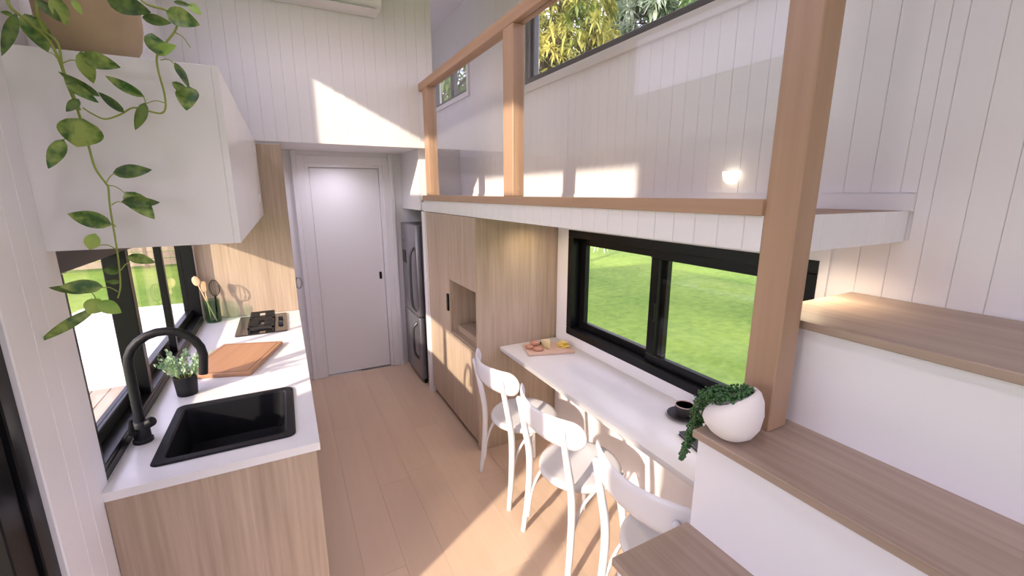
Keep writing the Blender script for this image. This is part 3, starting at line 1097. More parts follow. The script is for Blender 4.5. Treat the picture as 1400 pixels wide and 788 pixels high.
fr = thing('fridge', 'grey steel fridge freezer in the alcove', 'fridge', (1.36, 4.13, 0))
P('cabinet', STEEL_DK, (1.085, 1.70, 3.868, 4.405, 0.02, 1.52), fr, 0.004)
fd1 = P('upper_door', STEEL, (1.03, 1.083, 3.866, 4.407, 0.668, 1.523), fr, 0.01, 3)
fd2 = P('lower_door', STEEL, (1.03, 1.083, 3.866, 4.407, 0.045, 0.655), fr, 0.01, 3)
P('base_grille', BLACK, (1.06, 1.083, 3.88, 4.39, 0.0, 0.043), fr)
hu = tube('upper_handle', STEEL_DK, spline([(1.028 - 1.36, 3.93 - 4.13, 1.32), (0.995 - 1.36, 3.945 - 4.13, 1.24), (0.990 - 1.36, 3.95 - 4.13, 1.0), (0.995 - 1.36, 3.945 - 4.13, 0.78), (1.028 - 1.36, 3.935 - 4.13, 0.71)], 5), 0.012, fr, 10)
hl = tube('lower_handle', STEEL_DK, spline([(1.028 - 1.36, 3.935 - 4.13, 0.60), (0.995 - 1.36, 3.945 - 4.13, 0.55), (0.990 - 1.36, 3.95 - 4.13, 0.42), (0.995 - 1.36, 3.945 - 4.13, 0.30), (1.028 - 1.36, 3.935 - 4.13, 0.24)], 5), 0.012, fr, 10)
dp = slab('water_dispenser', BLACK, 0.11, 0.125, 0.006, 0.01, fr, (1.0305 - 1.36, 4.295 - 4.13, 1.195), (math.pi / 2, 0, -math.pi / 2))
P('badge', plain('badge_dark', (0.06, 0.06, 0.07), 0.3, 0.5), (1.0285, 1.0302, 4.27, 4.36, 1.345, 1.355), fr)

for q, dd in ((hu, fd1), (hl, fd2), (dp, fd1)):
    q.location = Vector(q.location) - Vector(dd.location)
    q.parent = dd

# ------------------------------------------------------------------ things on the bench
sv = thing('serving_board', 'pale wooden serving board on the far bench end', 'serving board', (1.505, 2.372, 0.7615), math.radians(-17))
slab('board', PALEW, 0.315, 0.205, 0.016, 0.008, sv, ch=0.002)
M_SV = Matrix.Translation(sv.location) @ Matrix.Rotation(math.radians(-17), 4, 'Z')


def on_board(x_, y_, z_=0.0165):
    return M_SV @ Vector((x_, y_, z_))


SAL = plain('pink_cured_meat', (0.62, 0.33, 0.24), 0.45, noise=0.25, nscale=60)
SAL_RIM = plain('brown_pastry', (0.45, 0.22, 0.13), 0.6, noise=0.2, nscale=40)
for i, (x_, y_, z_) in enumerate(((-0.125, 0.012, 0), (-0.078, -0.038, 0), (-0.085, 0.03, 0.0175))):
    o = thing('pastry_roll', ['round pink pastry roll at the board edge', 'round pink pastry roll lying in front of the pair', 'round pink pastry roll stacked on another'][i], 'pastry', on_board(x_, y_, 0.0163 + z_), 0, 'pastry rolls on the serving board')
    lathe('crust', SAL_RIM, [(0.0, 0.0), (0.030, 0.0005), (0.035, 0.007), (0.033, 0.014), (0.026, 0.0165), (0.0, 0.0165)], o, (0, 0, 0), 20)
    V, F = [], []
    pp = [Vector((0.0035 * t * math.cos(t * 1.9), 0.0035 * t * math.sin(t * 1.9), 0.0165)) for t in [j * 0.25 for j in range(2, 30)]]
    tube('swirl', SAL, pp, 0.0036, o, 6)
CH1 = plain('yellow_cheese', (0.75, 0.55, 0.14), 0.45, noise=0.1, nscale=20)
CH2 = plain('pale_cheese', (0.78, 0.66, 0.38), 0.5, noise=0.1, nscale=20)


def wedge(name, label, mat, rind, loc, rz, L_, w, h, group):
    t = thing(name, label, 'cheese', loc, rz, group)
    V = [(0, 0, 0), (L_, -w / 2, 0), (L_, w / 2, 0), (0, 0, h), (L_, -w / 2, h), (L_, w / 2, h)]
    mk('wedge', V, [(0, 2, 1), (3, 4, 5), (0, 1, 4, 3), (1, 2, 5, 4), (2, 0, 3, 5)], mat, t)
    V, F = box_vf(L_, L_ + 0.004, -w / 2, w / 2, 0, h)
    mk('rind', V, F, rind, t)
    return t


wedge('cheese_wedge', 'tall pale cheese wedge in the board middle', CH2, CH1, on_board(0.0, -0.045), math.radians(75), 0.095, 0.062, 0.042, 'cheese on the serving board')
wedge('cheese_wedge', 'low yellow cheese wedge at the wall end of the board', CH1, CH2, on_board(0.06, -0.01), math.radians(20), 0.08, 0.06, 0.024, 'cheese on the serving board')
rg_ = random.Random(5)
CRK = plain('yellow_fruit', (0.80, 0.58, 0.10), 0.4, noise=0.15, nscale=30)
for i in range(6):
    a = 2 * math.pi * i / 6
    o = lathe('fruit_slice', CRK, [(0.0, 0.0), (0.016, 0.0), (0.018, 0.003), (0.016, 0.006), (0, 0.0065)], None, on_board(0.115 + 0.022 * math.cos(a), 0.0 + 0.028 * math.sin(a), 0.0163 + (i % 2) * 0.0066), 14, angle=60)
    tag(o, 'round yellow fruit slice beside the low cheese wedge', 'fruit', 'yellow fruit slices on the serving board')
OLV = plain('dark_olive', (0.03, 0.025, 0.03), 0.3)
for i, (x_, y_) in enumerate(((-0.06, 0.075), (-0.045, 0.062), (-0.033, 0.078), (-0.025, 0.06))):
    o = lathe('olive', OLV, [(0.0, 0.0), (0.005, 0.001), (0.008, 0.006), (0.008, 0.009), (0.005, 0.014), (0.0, 0.015)], None, on_board(x_, y_, 0.0163), 12, angle=80)
    tag(o, 'dark olive lying between the pastry rolls and cheese', 'olive', 'olives on the serving board')

cu = thing('saucer', 'dark stoneware saucer under the cup on the bench', 'saucer', (1.592, 1.300, 0.7615))
lathe('plate', CHARCOAL, [(0.0, 0.0), (0.045, 0.0), (0.05, 0.003), (0.076, 0.013), (0.078, 0.0155), (0.074, 0.0155), (0.05, 0.008), (0.0, 0.006)], cu, n=32)
cp = thing('coffee_cup', 'charcoal coffee cup with a pale clay rim', 'cup', (1.592, 1.300, 0.768))
lathe('cup_body', CHARCOAL, [(0.0, 0.0005), (0.030, 0.0005), (0.034, 0.004), (0.041, 0.02), (0.044, 0.054), (0.0405, 0.054), (0.038, 0.02), (0.03, 0.008), (0.0, 0.007)], cp, n=32)
lathe('cup_rim', CUP_RIM, [(0.0408, 0.0535), (0.0408, 0.0565), (0.0438, 0.0565), (0.0442, 0.0535)], cp, n=32)
lathe('coffee', plain('coffee', (0.05, 0.035, 0.03), 0.3), [(0.0, 0.040), (0.0393, 0.040)], cp, n=24)
tube('cup_handle', CHARCOAL, spline([(0.03, 0.03, 0.045), (0.048, 0.045, 0.042), (0.05, 0.048, 0.022), (0.028, 0.028, 0.014)], 5), 0.005, cp, 8)
nb = thing('notebook', 'dark grey notebook on the bench beside the stair', 'notebook', (1.50, 1.055, 0.7615), math.radians(-17))
slab('cover', plain('notebook_grey', (0.065, 0.06, 0.068), 0.6), 0.19, 0.25, 0.004, 0.006, nb, ch=0.001)
slab('pages', plain('notebook_pages', (0.5, 0.48, 0.45), 0.8), 0.182, 0.24, 0.008, 0.004, nb, (0.002, 0, 0.004), ch=0.0005)
slab('cover', MATS['notebook_grey'], 0.19, 0.25, 0.003, 0.006, nb, (0, 0, 0.012), ch=0.001)

# ------------------------------------------------------------------ planter on the stair tread
ZT = RISE * 4
pl = thing('trailing_planter', 'rounded white ceramic planter with trailing green beads', 'plant', (0.985, 0.655, ZT + 0.0005))
V, F = [], []
prof = [(0.0, 0.0), (0.026, 0.0), (0.036, 0.003), (0.053, 0.016), (0.066, 0.037), (0.071, 0.060), (0.068, 0.084), (0.059, 0.102), (0.048, 0.113), (0.044, 0.112), (0.051, 0.100), (0.056, 0.086), (0.0, 0.084)]
n = 36
tilt = Vector((-0.50, 0.86))
for r, z in prof:
    for k in range(n):
        a = 2 * math.pi * k / n
        x_, y_ = r * math.cos(a), r * math.sin(a)
        dz = -(x_ * tilt.x + y_ * tilt.y) * 0.62 * min(1.0, max(0.0, (z - 0.03) / 0.083))
        V.append((x_, y_, z + dz))
for i in range(len(prof) - 1):
    for k in range(n):
        k2 = (k + 1) % n
        F.append((i * n + k, i * n + k2, (i + 1) * n + k2, (i + 1) * n + k))
mk('pot', V, F, CERAMIC_WHITE, pl, sm=True)
rg_ = random.Random(21)
beads = []
base = Vector(pl.location)


def strand(pts, n_, spread, tail=0.5):
    sp_ = spline(pts, 10)
    for i in range(n_):
        t = rg_.random()
        q = sp_[int(t * (len(sp_) - 1))]
        s = spread * (1 - (1 - tail) * t)
        beads.append(q + Vector((rg_.gauss(0, s), rg_.gauss(0, s), rg_.gauss(0, s * 0.7))))


for i in range(300):
    a = rg_.uniform(0, 2 * math.pi)
    r = 0.052 * math.sqrt(rg_.random())
    x_, y_ = r * math.cos(a), r * math.sin(a)
    u_ = x_ * tilt.x + y_ * tilt.y
    beads.append(base + Vector((x_ - 0.006, y_ + 0.012, 0.106 - u_ * 0.45 + rg_.uniform(0, 0.016 + 0.35 * max(0, u_)))))
rimp = base + Vector((-0.022, 0.040, 0.108))
e1 = [rimp] + [on_y(px, py, yq) for px, py, yq in ((960, 545, 0.745), (952, 572, 0.755), (944, 596, 0.757), (937, 613, 0.757), (931, 630, 0.757))]
e2 = [rimp + Vector((0.012, 0.012, 0.004))] + [on_y(px, py, yq) for px, py, yq in ((968, 542, 0.76), (960, 570, 0.768), (952, 590, 0.768), (946, 605, 0.768))]
e3 = [rimp + Vector((-0.012, 0.0, 0))] + [on_y(px, py, yq) for px, py, yq in ((954, 548, 0.74), (948, 578, 0.75), (940, 600, 0.75), (933, 620, 0.75))]
strand(e1, 330, 0.0105, 0.3)
strand(e2, 260, 0.0095, 0.4)
strand(e3, 170, 0.0085, 0.35)
V, F = [], []
ico_v = [(0, 0, 1), (1, 0, 0), (0, 1, 0), (-1, 0, 0), (0, -1, 0), (0, 0, -1)]
ico_f = [(0, 1, 2), (0, 2, 3), (0, 3, 4), (0, 4, 1), (5, 2, 1), (5, 3, 2), (5, 4, 3), (5, 1, 4)]
bmI = bmesh.new()
bmesh.ops.create_icosphere(bmI, subdivisions=1, radius=1)
bmI.verts.ensure_lookup_table()
ico_v = [v.co.copy() for v in bmI.verts]
ico_f = [tuple(v.index for v in f.verts) for f in bmI.faces]
bmI.free()
for q in beads:
    s = rg_.uniform(0.0030, 0.0047)
    n0 = len(V)
    V += [q - base + v * s for v in ico_v]
    F += [tuple(i + n0 for i in f) for f in ico_f]
o = mk('trailing_beads', V, F, PEARL, pl, sm=True)
o['kind'] = 'stuff'
for e in (e1, e2, e3):
    tube('stem', STEM, [q - base for q in spline(e, 5)], 0.0012, pl, 5)


# ------------------------------------------------------------------ trailing pothos on the cupboard
pt = thing('trailing_pothos', 'trailing pothos in a clay pot on the wall cupboard', 'plant', (-0.425, 1.742, 2.1645))
pbase = Vector(pt.location)
lathe('pot', CERAMIC_POT, [(0.0, 0.0005), (0.070, 0.0005), (0.084, 0.012), (0.104, 0.05), (0.113, 0.10), (0.115, 0.155), (0.109, 0.17), (0.104, 0.17), (0.106, 0.15), (0.1, 0.14), (0.0, 0.135)], pt, n=40)
lathe('soil', SOIL, [(0.0, 0.142), (0.104, 0.141)], pt, n=24)


def z1(x_, y_):
    return x_ / 2.917, y_ / 2.917


def z2(x_, y_):
    return x_ / 2.917, 200 + y_ / 2.917


def leaf(b0, t0, wpx, mat, yb=1.50, yt=1.49, heart=0.5, cup=0.25):
    B = on_y(*b0, yb)
    T = on_y(*t0, yt)
    sc = (T - B).length / max(1.0, math.hypot(t0[0] - b0[0], t0[1] - b0[1]))
    w = wpx / 2.917 * sc * 0.57
    d = T - B
    L_ = d.length
    d.normalize()
    nrm = (CAM - B).normalized()
    nrm = (nrm + Vector((rg_.uniform(-.25, .25), 0, rg_.uniform(-.1, .3)))).normalized()
    nrm = (nrm - d * nrm.dot(d)).normalized()
    s = d.cross(nrm)
    V, F = [], []
    NU = 9
    vs = (-1, -0.55, 0, 0.55, 1)
    for i in range(NU + 1):
        t = i / NU
        pw_ = (math.sin(math.pi * t ** 0.72)) ** 0.8 if 0 < t < 1 else 0.0
        pw_ = max(pw_, 0.02)
        for v in vs:
            back = -0.12 * L_ * abs(v) * max(0, 1 - t * 4) * heart
            off = nrm * (cup * w * (abs(v) ** 1.5) * pw_ - 0.10 * L_ * (t - 0.3) ** 2 - 0.02 * L_ * math.sin(t * 9) * abs(v))
            V.append(B + d * (L_ * t + back) + s * (v * w * pw_) + off)
    m_ = len(vs)
    for i in range(NU):
        for j in range(m_ - 1):
            F.append((i * m_ + j, i * m_ + j + 1, (i + 1) * m_ + j + 1, (i + 1) * m_ + j))
    o = mk('leaf', [q - B for q in V], F, mat, pt, B - pbase, sm=True)
    return o


LV = [
    (z1(105, 62), z1(192, 206), 92, 'm'), (z1(62, 62), z1(8, 222), 36, 'd'), (z1(50, 60), z1(0, 46), 26, 'm'),
    (z1(150, 0), z1(248, 88), 52, 'd'), (z1(215, -10), z1(268, 104), 66, 'm'), (z1(290, 0), z1(327, 58), 30, 'l'),
    (z1(330, 225), z1(478, 268), 74, 'm'), (z1(325, 212), z1(372, 335), 58, 'm'), (z1(567, 382), z1(412, 300), 42, 'm'),
    (z1(390, 380), z1(230, 285), 44, 'd'), (z1(490, 445), z1(388, 364), 36, 'd'), (z1(268, 335), z1(392, 408), 46, 'm'),
    (z1(312, 398), z1(264, 445), 30, 'd'), (z1(578, 415), z1(540, 520), 34, 'd'), (z1(326, 478), z1(308, 588), 118, 'm'),
    (z1(250, 562), z1(192, 672), 46, 'm'),
    (z2(458, 108), z2(606, 92), 60, 'd'), (z2(505, 188), z2(616, 288), 70, 'm'), (z2(492, 222), z2(638, 225), 52, 'd'),
    (z2(436, 312), z2(266, 268), 78, 'm'), (z2(378, 352), z2(356, 416), 36, 'l'), (z2(513, 440), z2(618, 463), 46, 'm'),
    (z2(474, 500), z2(404, 493), 30, 'd'), (z2(476, 542), z2(420, 540), 18, 'd'), (z2(402, 560), z2(236, 560), 70, 'm'),
    (z2(340, 582), z2(188, 562), 34, 'd'), (z2(392, 628), z2(486, 664), 62, 'l'), (z2(395, 612), z2(352, 672), 60, 'l'), (z2(366, 656), z2(144, 786), 46, 'm'),
    (z1(430, -5), z1(598, 48), 84, 'd'), (z1(572, 70), z1(684, 92), 46, 'd'), (z1(668, 50), z1(794, 98), 74, 'm'),
    (z1(696, 8), z1(765, 24), 18, 'd'), (z1(755, 18), z1(803, 58), 34, 'l'), (z1(624, 212), z1(606, 128), 56, 'm'), (z1(622, 210), z1(702, 180), 40, 'l'),
    (z1(700, 254), z1(756, 350), 26, 'd'), (z1(755, 350), z1(742, 438), 60, 'm'), (z1(690, 330), z1(760, 380), 40, 'm'),
]
MM = {'m': VINE, 'd': VINE_DK, 'l': VINE_LT}
for i, (b0, t0, w_, k_) in enumerate(LV):
    yb = 1.535 - 0.05 * rg_.random()
    leaf(b0, t0, w_, MM[k_], yb, yb - 0.03 * rg_.uniform(-1, 1), cup=rg_.uniform(0.1, 0.35))


def vine(pix, r0, r1, start=None, y=1.53):
    pts = [on_y(px, py, y) for px, py in pix]
    if start:
        pts = [Vector(q) for q in start] + pts
    sp_ = spline(pts, 6)
    rad = [r0 + (r1 - r0) * i / (len(sp_) - 1) for i in range(len(sp_))]
    tube('stem', STEM, [q - pbase for q in sp_], rad, pt, 8)


s0 = [(-0.44, 1.68, 2.30), (-0.46, 1.61, 2.352)]
vine([z1(*q) for q in ((30, -8), (130, 100), (195, 160), (240, 250), (270, 340), (310, 440), (350, 570), (380, 670), (425, 735))] +
     [z2(*q) for q in ((432, 165), (440, 250), (460, 370), (475, 480), (480, 560), (470, 606))], 0.0036, 0.0018, s0)
vine([z1(*q) for q in ((150, -5), (170, 110), (230, 172), (250, 270), (285, 360), (320, 440))], 0.0034, 0.0022, [(-0.42, 1.68, 2.30), (-0.42, 1.60, 2.35)], 1.525)
vine([z1(*q) for q in ((590, 18), (660, 40), (705, 80), (698, 122), (660, 172), (627, 220), (632, 285), (655, 370), (660, 430), (640, 452), (580, 440), (530, 430), (480, 457), (420, 475), (370, 455), (330, 430))], 0.003, 0.002, [(-0.38, 1.70, 2.30), (-0.32, 1.62, 2.33)], 1.53)
PET = [((180, 95), (120, 60)), ((245, 255), (185, 205)), ((250, 252), (322, 250)), ((583, 414), (560, 378)), ((660, 412), (580, 415)), ((280, 556), (248, 566)), ((640, 240), (700, 258)), ((700, 130), (760, 190))]
for a, b in PET:
    a, b = z1(*a), z1(*b)
    mid = ((a[0] + b[0]) / 2, (a[1] + b[1]) / 2 - 4)
    vine([a, mid, b], 0.0014, 0.001, None, 1.515)
for a, b in (((422, 148), (460, 108)), ((428, 155), (500, 188)), ((445, 235), (492, 226)), ((462, 322), (436, 314)), ((465, 412), (395, 395)), ((482, 495), (520, 465)), ((470, 580), (402, 565)), ((390, 632), (366, 585)), ((395, 630), (366, 656))):
    a, b = z2(*a), z2(*b)
    mid = ((a[0] + b[0]) / 2, (a[1] + b[1]) / 2 - 3)
    vine([a, mid, b], 0.0014, 0.001, None, 1.515)

# ------------------------------------------------------------------ air conditioner
ac = thing('air_conditioner', 'white split air conditioner high on the boarded wall', 'air conditioner', (0.37, YB - 0.009, 3.10))
V, F = [], []
prof = [(0.0, 0.0), (-0.14, 0.0), (-0.195, 0.03), (-0.215, 0.08), (-0.215, 0.24), (-0.20, 0.285), (-0.18, 0.30), (0.0, 0.30)]
n = len(prof)
for xx in (-0.405, 0.405):
    V += [(xx, y_, z_) for y_, z_ in prof]
F = [(j, (j + 1) % n, n + (j + 1) % n, n + j) for j in range(n)] + [tuple(range(n))[::-1], tuple(range(n, 2 * n))]
mk('casing', V, F, WHITE_GLOSS, ac)
P('air_flap', WHITE, (0.0, 0.74, YB - 0.009 - 0.185, YB - 0.009 - 0.06, 3.092, 3.0995), ac, 0.001)


# ------------------------------------------------------------------ lamps
def spot(name, loc, target, watts, angle, col, blend=0.8, size=0.03):
    l = bpy.data.lights.new(name, 'SPOT')
    l.energy = watts
    l.spot_size = math.radians(angle)
    l.spot_blend = blend
    l.color = col
    l.shadow_soft_size = size
    o = link(bpy.data.objects.new(name, l))
    o.location = loc
    o.rotation_euler = (Vector(target) - Vector(loc)).to_track_quat('-Z', 'Y').to_euler()
    return o


WARM = (1.0, 0.78, 0.52)
LED = plain('warm_led', (1, 0.9, 0.75), 0.5, emit=(1.0, 0.82, 0.58), estr=6)
for x_, y_, z_, lb, w_ in ((1.50, 0.78, LZ0, 'small downlight under the loft above the top tread', 8), (1.42, 2.40, LZ0, 'small downlight under the loft above the serving board', 6),
                           (0.45, 4.19, 2.178, 'small downlight in the soffit over the bathroom door', 15),
                           (0.35, -0.9, ZC, 'added ceiling fill light over the lounge end', 46), (0.35, 0.5, ZC, 'added ceiling fill light over the stair foot', 20),  # the ones at ceiling height are added fill, out of view
                           (0.35, 2.2, ZC, 'added ceiling fill light over the galley', 14), (0.55, 4.6, ZC, 'added ceiling fill light over the bedroom loft', 24)):
    dl = thing('downlight', lb, 'light', (x_, y_, z_ - 0.004), group='recessed downlights')
    lathe('ring', WHITE, [(0.026, 0.0), (0.036, 0.0), (0.037, 0.0035), (0.026, 0.0035)], dl, n=24)
    lathe('lens', LED, [(0.0, 0.0018), (0.0255, 0.0018)], dl, n=24)
    s_ = spot('downlight_lamp', (0, 0, -0.008), (0, 0, -1), w_, 150, WARM if z_ < 2 else (0.98, 0.90, 1.06), 1.0)
    s_.parent = dl
wlmp = thing('wall_lamp', 'small half round glowing wall lamp above the loft rail', 'lamp', (XR - 0.005, 1.255, 1.888))
V, F = [], []
n = 20
pts2 = [(0.036, 0.0)] + [(0.036 * math.cos(math.pi * i / n), -0.052 * math.sin(math.pi * i / n)) for i in range(1, n)] + [(-0.036, 0.0)]
V = [(0, a, b) for a, b in pts2] + [(-0.022, a * 0.96, b * 0.97) for a, b in pts2]
m_ = len(pts2)
F = [(j, (j + 1) % m_, m_ + (j + 1) % m_, m_ + j) for j in range(m_)] + [tuple(range(m_)), tuple(range(m_, 2 * m_))]
mk('shade', V, F, plain('lamp_glow', (1, 0.95, 0.85), 0.5, emit=(1.0, 0.88, 0.66), estr=2.2), wlmp)
l = bpy.data.lights.new('wall_lamp_bulb', 'POINT')
l.energy = 0.14
l.color = WARM
l.shadow_soft_size = 0.03
o = link(bpy.data.objects.new('wall_lamp_bulb', l))
o.parent = wlmp
o.location = (-0.13, 0, -0.05)

# ------------------------------------------------------------------ outdoors
GZ = -0.5


def lawn_mat():
    mt, nt, b = _new('lawn_grass')
    N, L = nt.nodes, nt.links
    tcn = N.new('ShaderNodeTexCoord')
    n1 = N.new('ShaderNodeTexNoise')
    n1.inputs['Scale'].default_value = 0.35
    n1.inputs['Detail'].default_value = 3
    n2 = N.new('ShaderNodeTexNoise')
    n2.inputs['Scale'].default_value = 6.0
    n2.inputs['Detail'].default_value = 8
    n2.inputs['Roughness'].default_value = 0.75
    L.new(tcn.outputs['Object'], n1.inputs[0])
    L.new(tcn.outputs['Object'], n2.inputs[0])
    mm = N.new('ShaderNodeMath')
    mm.operation = 'MULTIPLY_ADD'
    mm.inputs[1].default_value = 0.55
    L.new(n2.outputs['Fac'], mm.inputs[0])
    m3 = N.new('ShaderNodeMath')
    m3.operation = 'MULTIPLY'
    m3.inputs[1].default_value = 0.45
    L.new(n1.outputs['Fac'], m3.inputs[0])
    L.new(m3.outputs[0], mm.inputs[2])
    cr = N.new('ShaderNodeValToRGB')
    cr.color_ramp.elements[0].position = 0.38
    cr.color_ramp.elements[0].color = (0.095, 0.19, 0.022, 1)
    cr.color_ramp.elements[1].position = 0.60
    cr.color_ramp.elements[1].color = (0.24, 0.35, 0.055, 1)
    L.new(mm.outputs[0], cr.inputs[0])
    L.new(cr.outputs[0], b.inputs['Base Color'])
    b.inputs['Roughness'].default_value = 0.9
    b.inputs['Specular IOR Level'].default_value = 0.15
    bp = N.new('ShaderNodeBump')
    bp.inputs['Strength'].default_value = 0.6
    bp.inputs['Distance'].default_value = 0.05
    L.new(n2.outputs['Fac'], bp.inputs['Height'])
    L.new(bp.outputs[0], b.inputs['Normal'])
    return mt


LAWN = lawn_mat()
V, F = [], []
N_ = 60
rl_ = random.Random(2)
ph = [(rl_.uniform(0.05, 0.16), rl_.uniform(0, 6.28), rl_.uniform(0, 6.28)) for _ in range(5)]
for j in range(N_ + 1):
    for i in range(N_ + 1):
        x_, y_ = -75 + 150 * i / N_, -70 + 150 * j / N_
        r = math.hypot(x_ - 0.5, y_ - 2)
        h = sum(math.sin(f * (x_ * math.cos(a) + y_ * math.sin(a)) + p_) for f, a, p_ in ph) * 0.25 * min(1, max(0, (r - 16) / 30))
        V.append((x_, y_, h))
for j in range(N_):
    for i in range(N_):
        a = j * (N_ + 1) + i
        F.append((a, a + 1, a + N_ + 2, a + N_ + 1))
gr = mk('lawn', V, F, LAWN, None, (0, 0, GZ), sm=True)
tag(gr, 'wide green lawn around the house', 'lawn', kind='structure')

dk = P('deck_frame', DECKW, (-2.45, XL - 0.14, -1.6, 5.55, GZ - 0.02, -0.16))
tag(dk, 'timber deck of long boards outside the kitchen window', 'deck', kind='structure')
xx = -2.45
while xx < XL - 0.16:
    x2 = min(xx + 0.145, XL - 0.14)
    P('deck_board', DECKW, (xx, x2 - 0.008, -1.6, 5.55, -0.159, -0.13), dk, 0.003)
    xx += 0.145
pa = P('patio', plain('white_concrete', (0.74, 0.73, 0.73), 0.7, noise=0.04, nscale=3), (-9, 0.2, 5.56, 9.6, GZ - 0.05, -0.15))
tag(pa, 'white concrete patio at the end of the deck', 'patio', kind='structure')


aw = thing('sun_blocker', 'added white sun-shading awning over the sliding door', 'blocker', (XL - 0.11, 0.4, 2.2))  # added out of view; keeps direct sun off the bench
P('blocker_slab', WHITE, (XL - 1.16, XL - 0.101, -0.9, 1.65, 2.20, 2.25), aw, 0.004)
for yb_ in (-0.6, 1.4):
    o = tube('blocker_stay', BLACK, [(-1.0, yb_ - 0.4, 0.05), (0.0, yb_ - 0.4, 0.30)], 0.012, aw, 8)


def wire_chair(label, loc, rz):
    t = thing('wire_chair', label, 'chair', loc, rz, 'white wire garden chairs')
    WW = plain('white_wire', (0.82, 0.82, 0.82), 0.4)
    V, F = [], []
    n_ = 16
    top, bot = [], []
    for i in range(n_ + 1):
        a = 2 * math.pi * i / n_
        hgt = 0.62 + 0.12 * math.cos(a)
        top.append(Vector((0.36 * math.cos(a), 0.34 * math.sin(a), hgt)))
        bot.append(Vector((0.20 * math.cos(a), 0.20 * math.sin(a), 0.40)))

    def add(pp, r):
        v, f = tube_vf(pp, r, 6)
        n0 = len(V)
        V.extend(v)
        F.extend([tuple(i + n0 for i in q) for q in f])
    add(top, 0.011)
    add(bot, 0.009)
    for i in range(n_):
        add([bot[i], top[i]], 0.005)
        add([bot[i], top[(i + 1) % n_]], 0.005)
    add([Vector((-0.2, 0, 0.4)), Vector((0.2, 0, 0.4))], 0.006)
    add([Vector((0, -0.2, 0.4)), Vector((0, 0.2, 0.4))], 0.006)
    mk('wire_shell', V, F, WW, t)
    for sx in (-1, 1):
        for sy in (-1, 1):
            tube('leg', WW, [(0.16 * sx, 0.15 * sy, 0.40), (0.24 * sx, 0.22 * sy, 0.0)], 0.010, t, 8)
    return t


wc = wire_chair('white wire chair on the patio beyond the deck', (-2.02, 6.35, -0.15), 0.6)
c2 = copy_tree(wc)
c2['label'] = 'white wire chair far out on the sunny lawn'
c2.location = (11.1, 13.7, GZ)
c3 = copy_tree(wc)
c3['label'] = 'white wire chair on the grass behind the patio'
c3.location = (-5.6, 13.2, GZ)


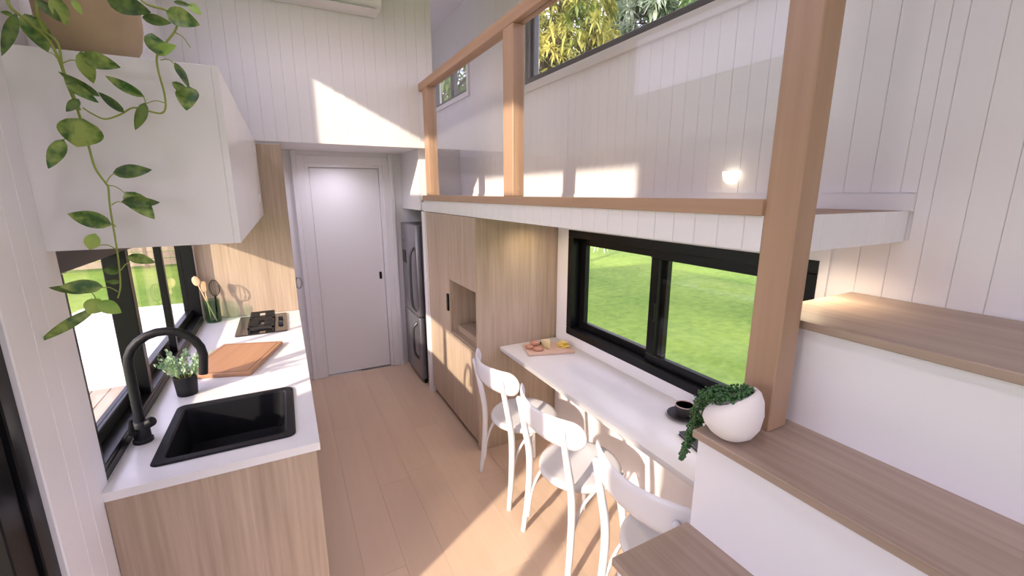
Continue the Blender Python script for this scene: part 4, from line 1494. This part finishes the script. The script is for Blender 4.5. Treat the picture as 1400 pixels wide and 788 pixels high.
def tree(label, loc, h, crown, ncl, mat, seed, leaf_len=0.26):
    t = thing('tree', label, 'tree', loc, group='trees around the lawn')
    rng = random.Random(seed)
    trunk = spline([(0, 0, -0.1), (rng.uniform(-.1, .1), rng.uniform(-.1, .1), h * 0.25), (rng.uniform(-.2, .2), rng.uniform(-.2, .2), h * 0.55), (0, 0, h * 0.8)], 5)
    tube('trunk', BARK, trunk, [0.16 - 0.12 * i / (len(trunk) - 1) for i in range(len(trunk))], t, 10)
    cx, cz = crown
    zc = h - cz
    V, F = [], []
    BV, BF = [], []
    for c in range(ncl):
        while True:
            q = Vector((rng.uniform(-1, 1), rng.uniform(-1, 1), rng.uniform(-1, 1)))
            if 0.25 < q.length < 1:
                break
        q = q.normalized() * (q.length ** 0.6)
        lump = 1 + 0.22 * math.sin(5 * q.x + seed) * math.sin(4 * q.y + 2 * seed) + 0.15 * math.sin(6 * q.z + seed)
        pnt = Vector((q.x * cx * lump, q.y * cx * lump, zc + q.z * cz * lump))
        if c % 9 == 0:
            st_ = trunk[min(len(trunk) - 1, int(len(trunk) * rng.uniform(0.5, 1)))]
            v, f = tube_vf([st_, (st_ + pnt) / 2 + Vector((0, 0, 0.15)), pnt], [0.035, 0.02, 0.008], 5)
            n0 = len(BV)
            BV += v
            BF += [tuple(i + n0 for i in g) for g in f]
        out = Vector((q.x, q.y, q.z * 0.5)).normalized()
        for k in range(9):
            a = 2 * math.pi * k / 9 + rng.uniform(-.3, .3)
            e1_ = out.orthogonal().normalized()
            e2_ = out.cross(e1_)
            d = (out * rng.uniform(0.2, 0.9) + e1_ * math.cos(a) + e2_ * math.sin(a)).normalized()
            L_ = leaf_len * rng.uniform(0.7, 1.25)
            w = L_ * 0.13
            s = d.cross(Vector((rng.uniform(-.3, .3), rng.uniform(-.3, .3), 1))).normalized()
            dn = Vector((0, 0, -1))
            n0 = len(V)
            V += [pnt, pnt + d * L_ * .45 + s * w, pnt + d * L_ + dn * L_ * .35, pnt + d * L_ * .45 - s * w, pnt + d * L_ * .45 + dn * L_ * 0.06]
            F += [(n0, n0 + 1, n0 + 4), (n0 + 1, n0 + 2, n0 + 4), (n0, n0 + 4, n0 + 3), (n0 + 4, n0 + 2, n0 + 3)]
    o = mk('branches', BV, BF, BARK, t)
    o = mk('foliage', V, F, mat, t)
    o['kind'] = 'stuff'
    return t


TL1 = foliage('tree_leaf_gold', (0.16, 0.22, 0.05), (0.60, 0.54, 0.15), 1.3, 0.5, 0.35)
TL2 = foliage('tree_leaf_green', (0.06, 0.15, 0.04), (0.26, 0.36, 0.14), 1.2, 0.5, 0.3)
TL3 = foliage('tree_leaf_silver', (0.14, 0.22, 0.12), (0.55, 0.62, 0.52), 1.5, 0.5, 0.3)
tree('silvery pale tree standing behind the golden tree', (11.8, 11.46, GZ), 12.6, (2.4, 3.6), 2000, TL3, 4, 0.42)
tree('golden green tree outside the long loft window', (6.9, 10.7, GZ), 8.4, (1.9, 2.7), 1500, TL1, 9, 0.28)
tree('mid green leafy tree behind the stair end of the house', (8.6, 5.2, GZ), 8.6, (2.0, 2.8), 1300, TL2, 15, 0.26)
tree('dark green tree outside the small loft window', (6.6, 18.2, GZ), 8.4, (2.2, 3.0), 1300, TL2, 23, 0.32)
tree('broad green tree far behind the patio', (-10.5, 24.0, GZ), 8.0, (3.2, 3.0), 1300, TL2, 31, 0.5)
tree('golden tree far behind the patio', (-1.5, 27.0, GZ), 7.0, (3.0, 2.6), 1000, TL1, 37, 0.5)

fe = thing('garden_fence', 'low tan timber fence beyond the grass', 'fence', (-5, 17.5, GZ))
for i in range(9):
    xa = -16 + i * 2.0
    P('fence_post', BARK, (xa - 0.05, xa + 0.05, 17.45, 17.55, GZ - 0.1, GZ + 1.25), fe)
    for j in range(5):
        P('rail_board', DECKW, (xa + 0.05, xa + 1.95, 17.46, 17.49, GZ + 0.08 + j * 0.225, GZ + 0.28 + j * 0.225), fe)
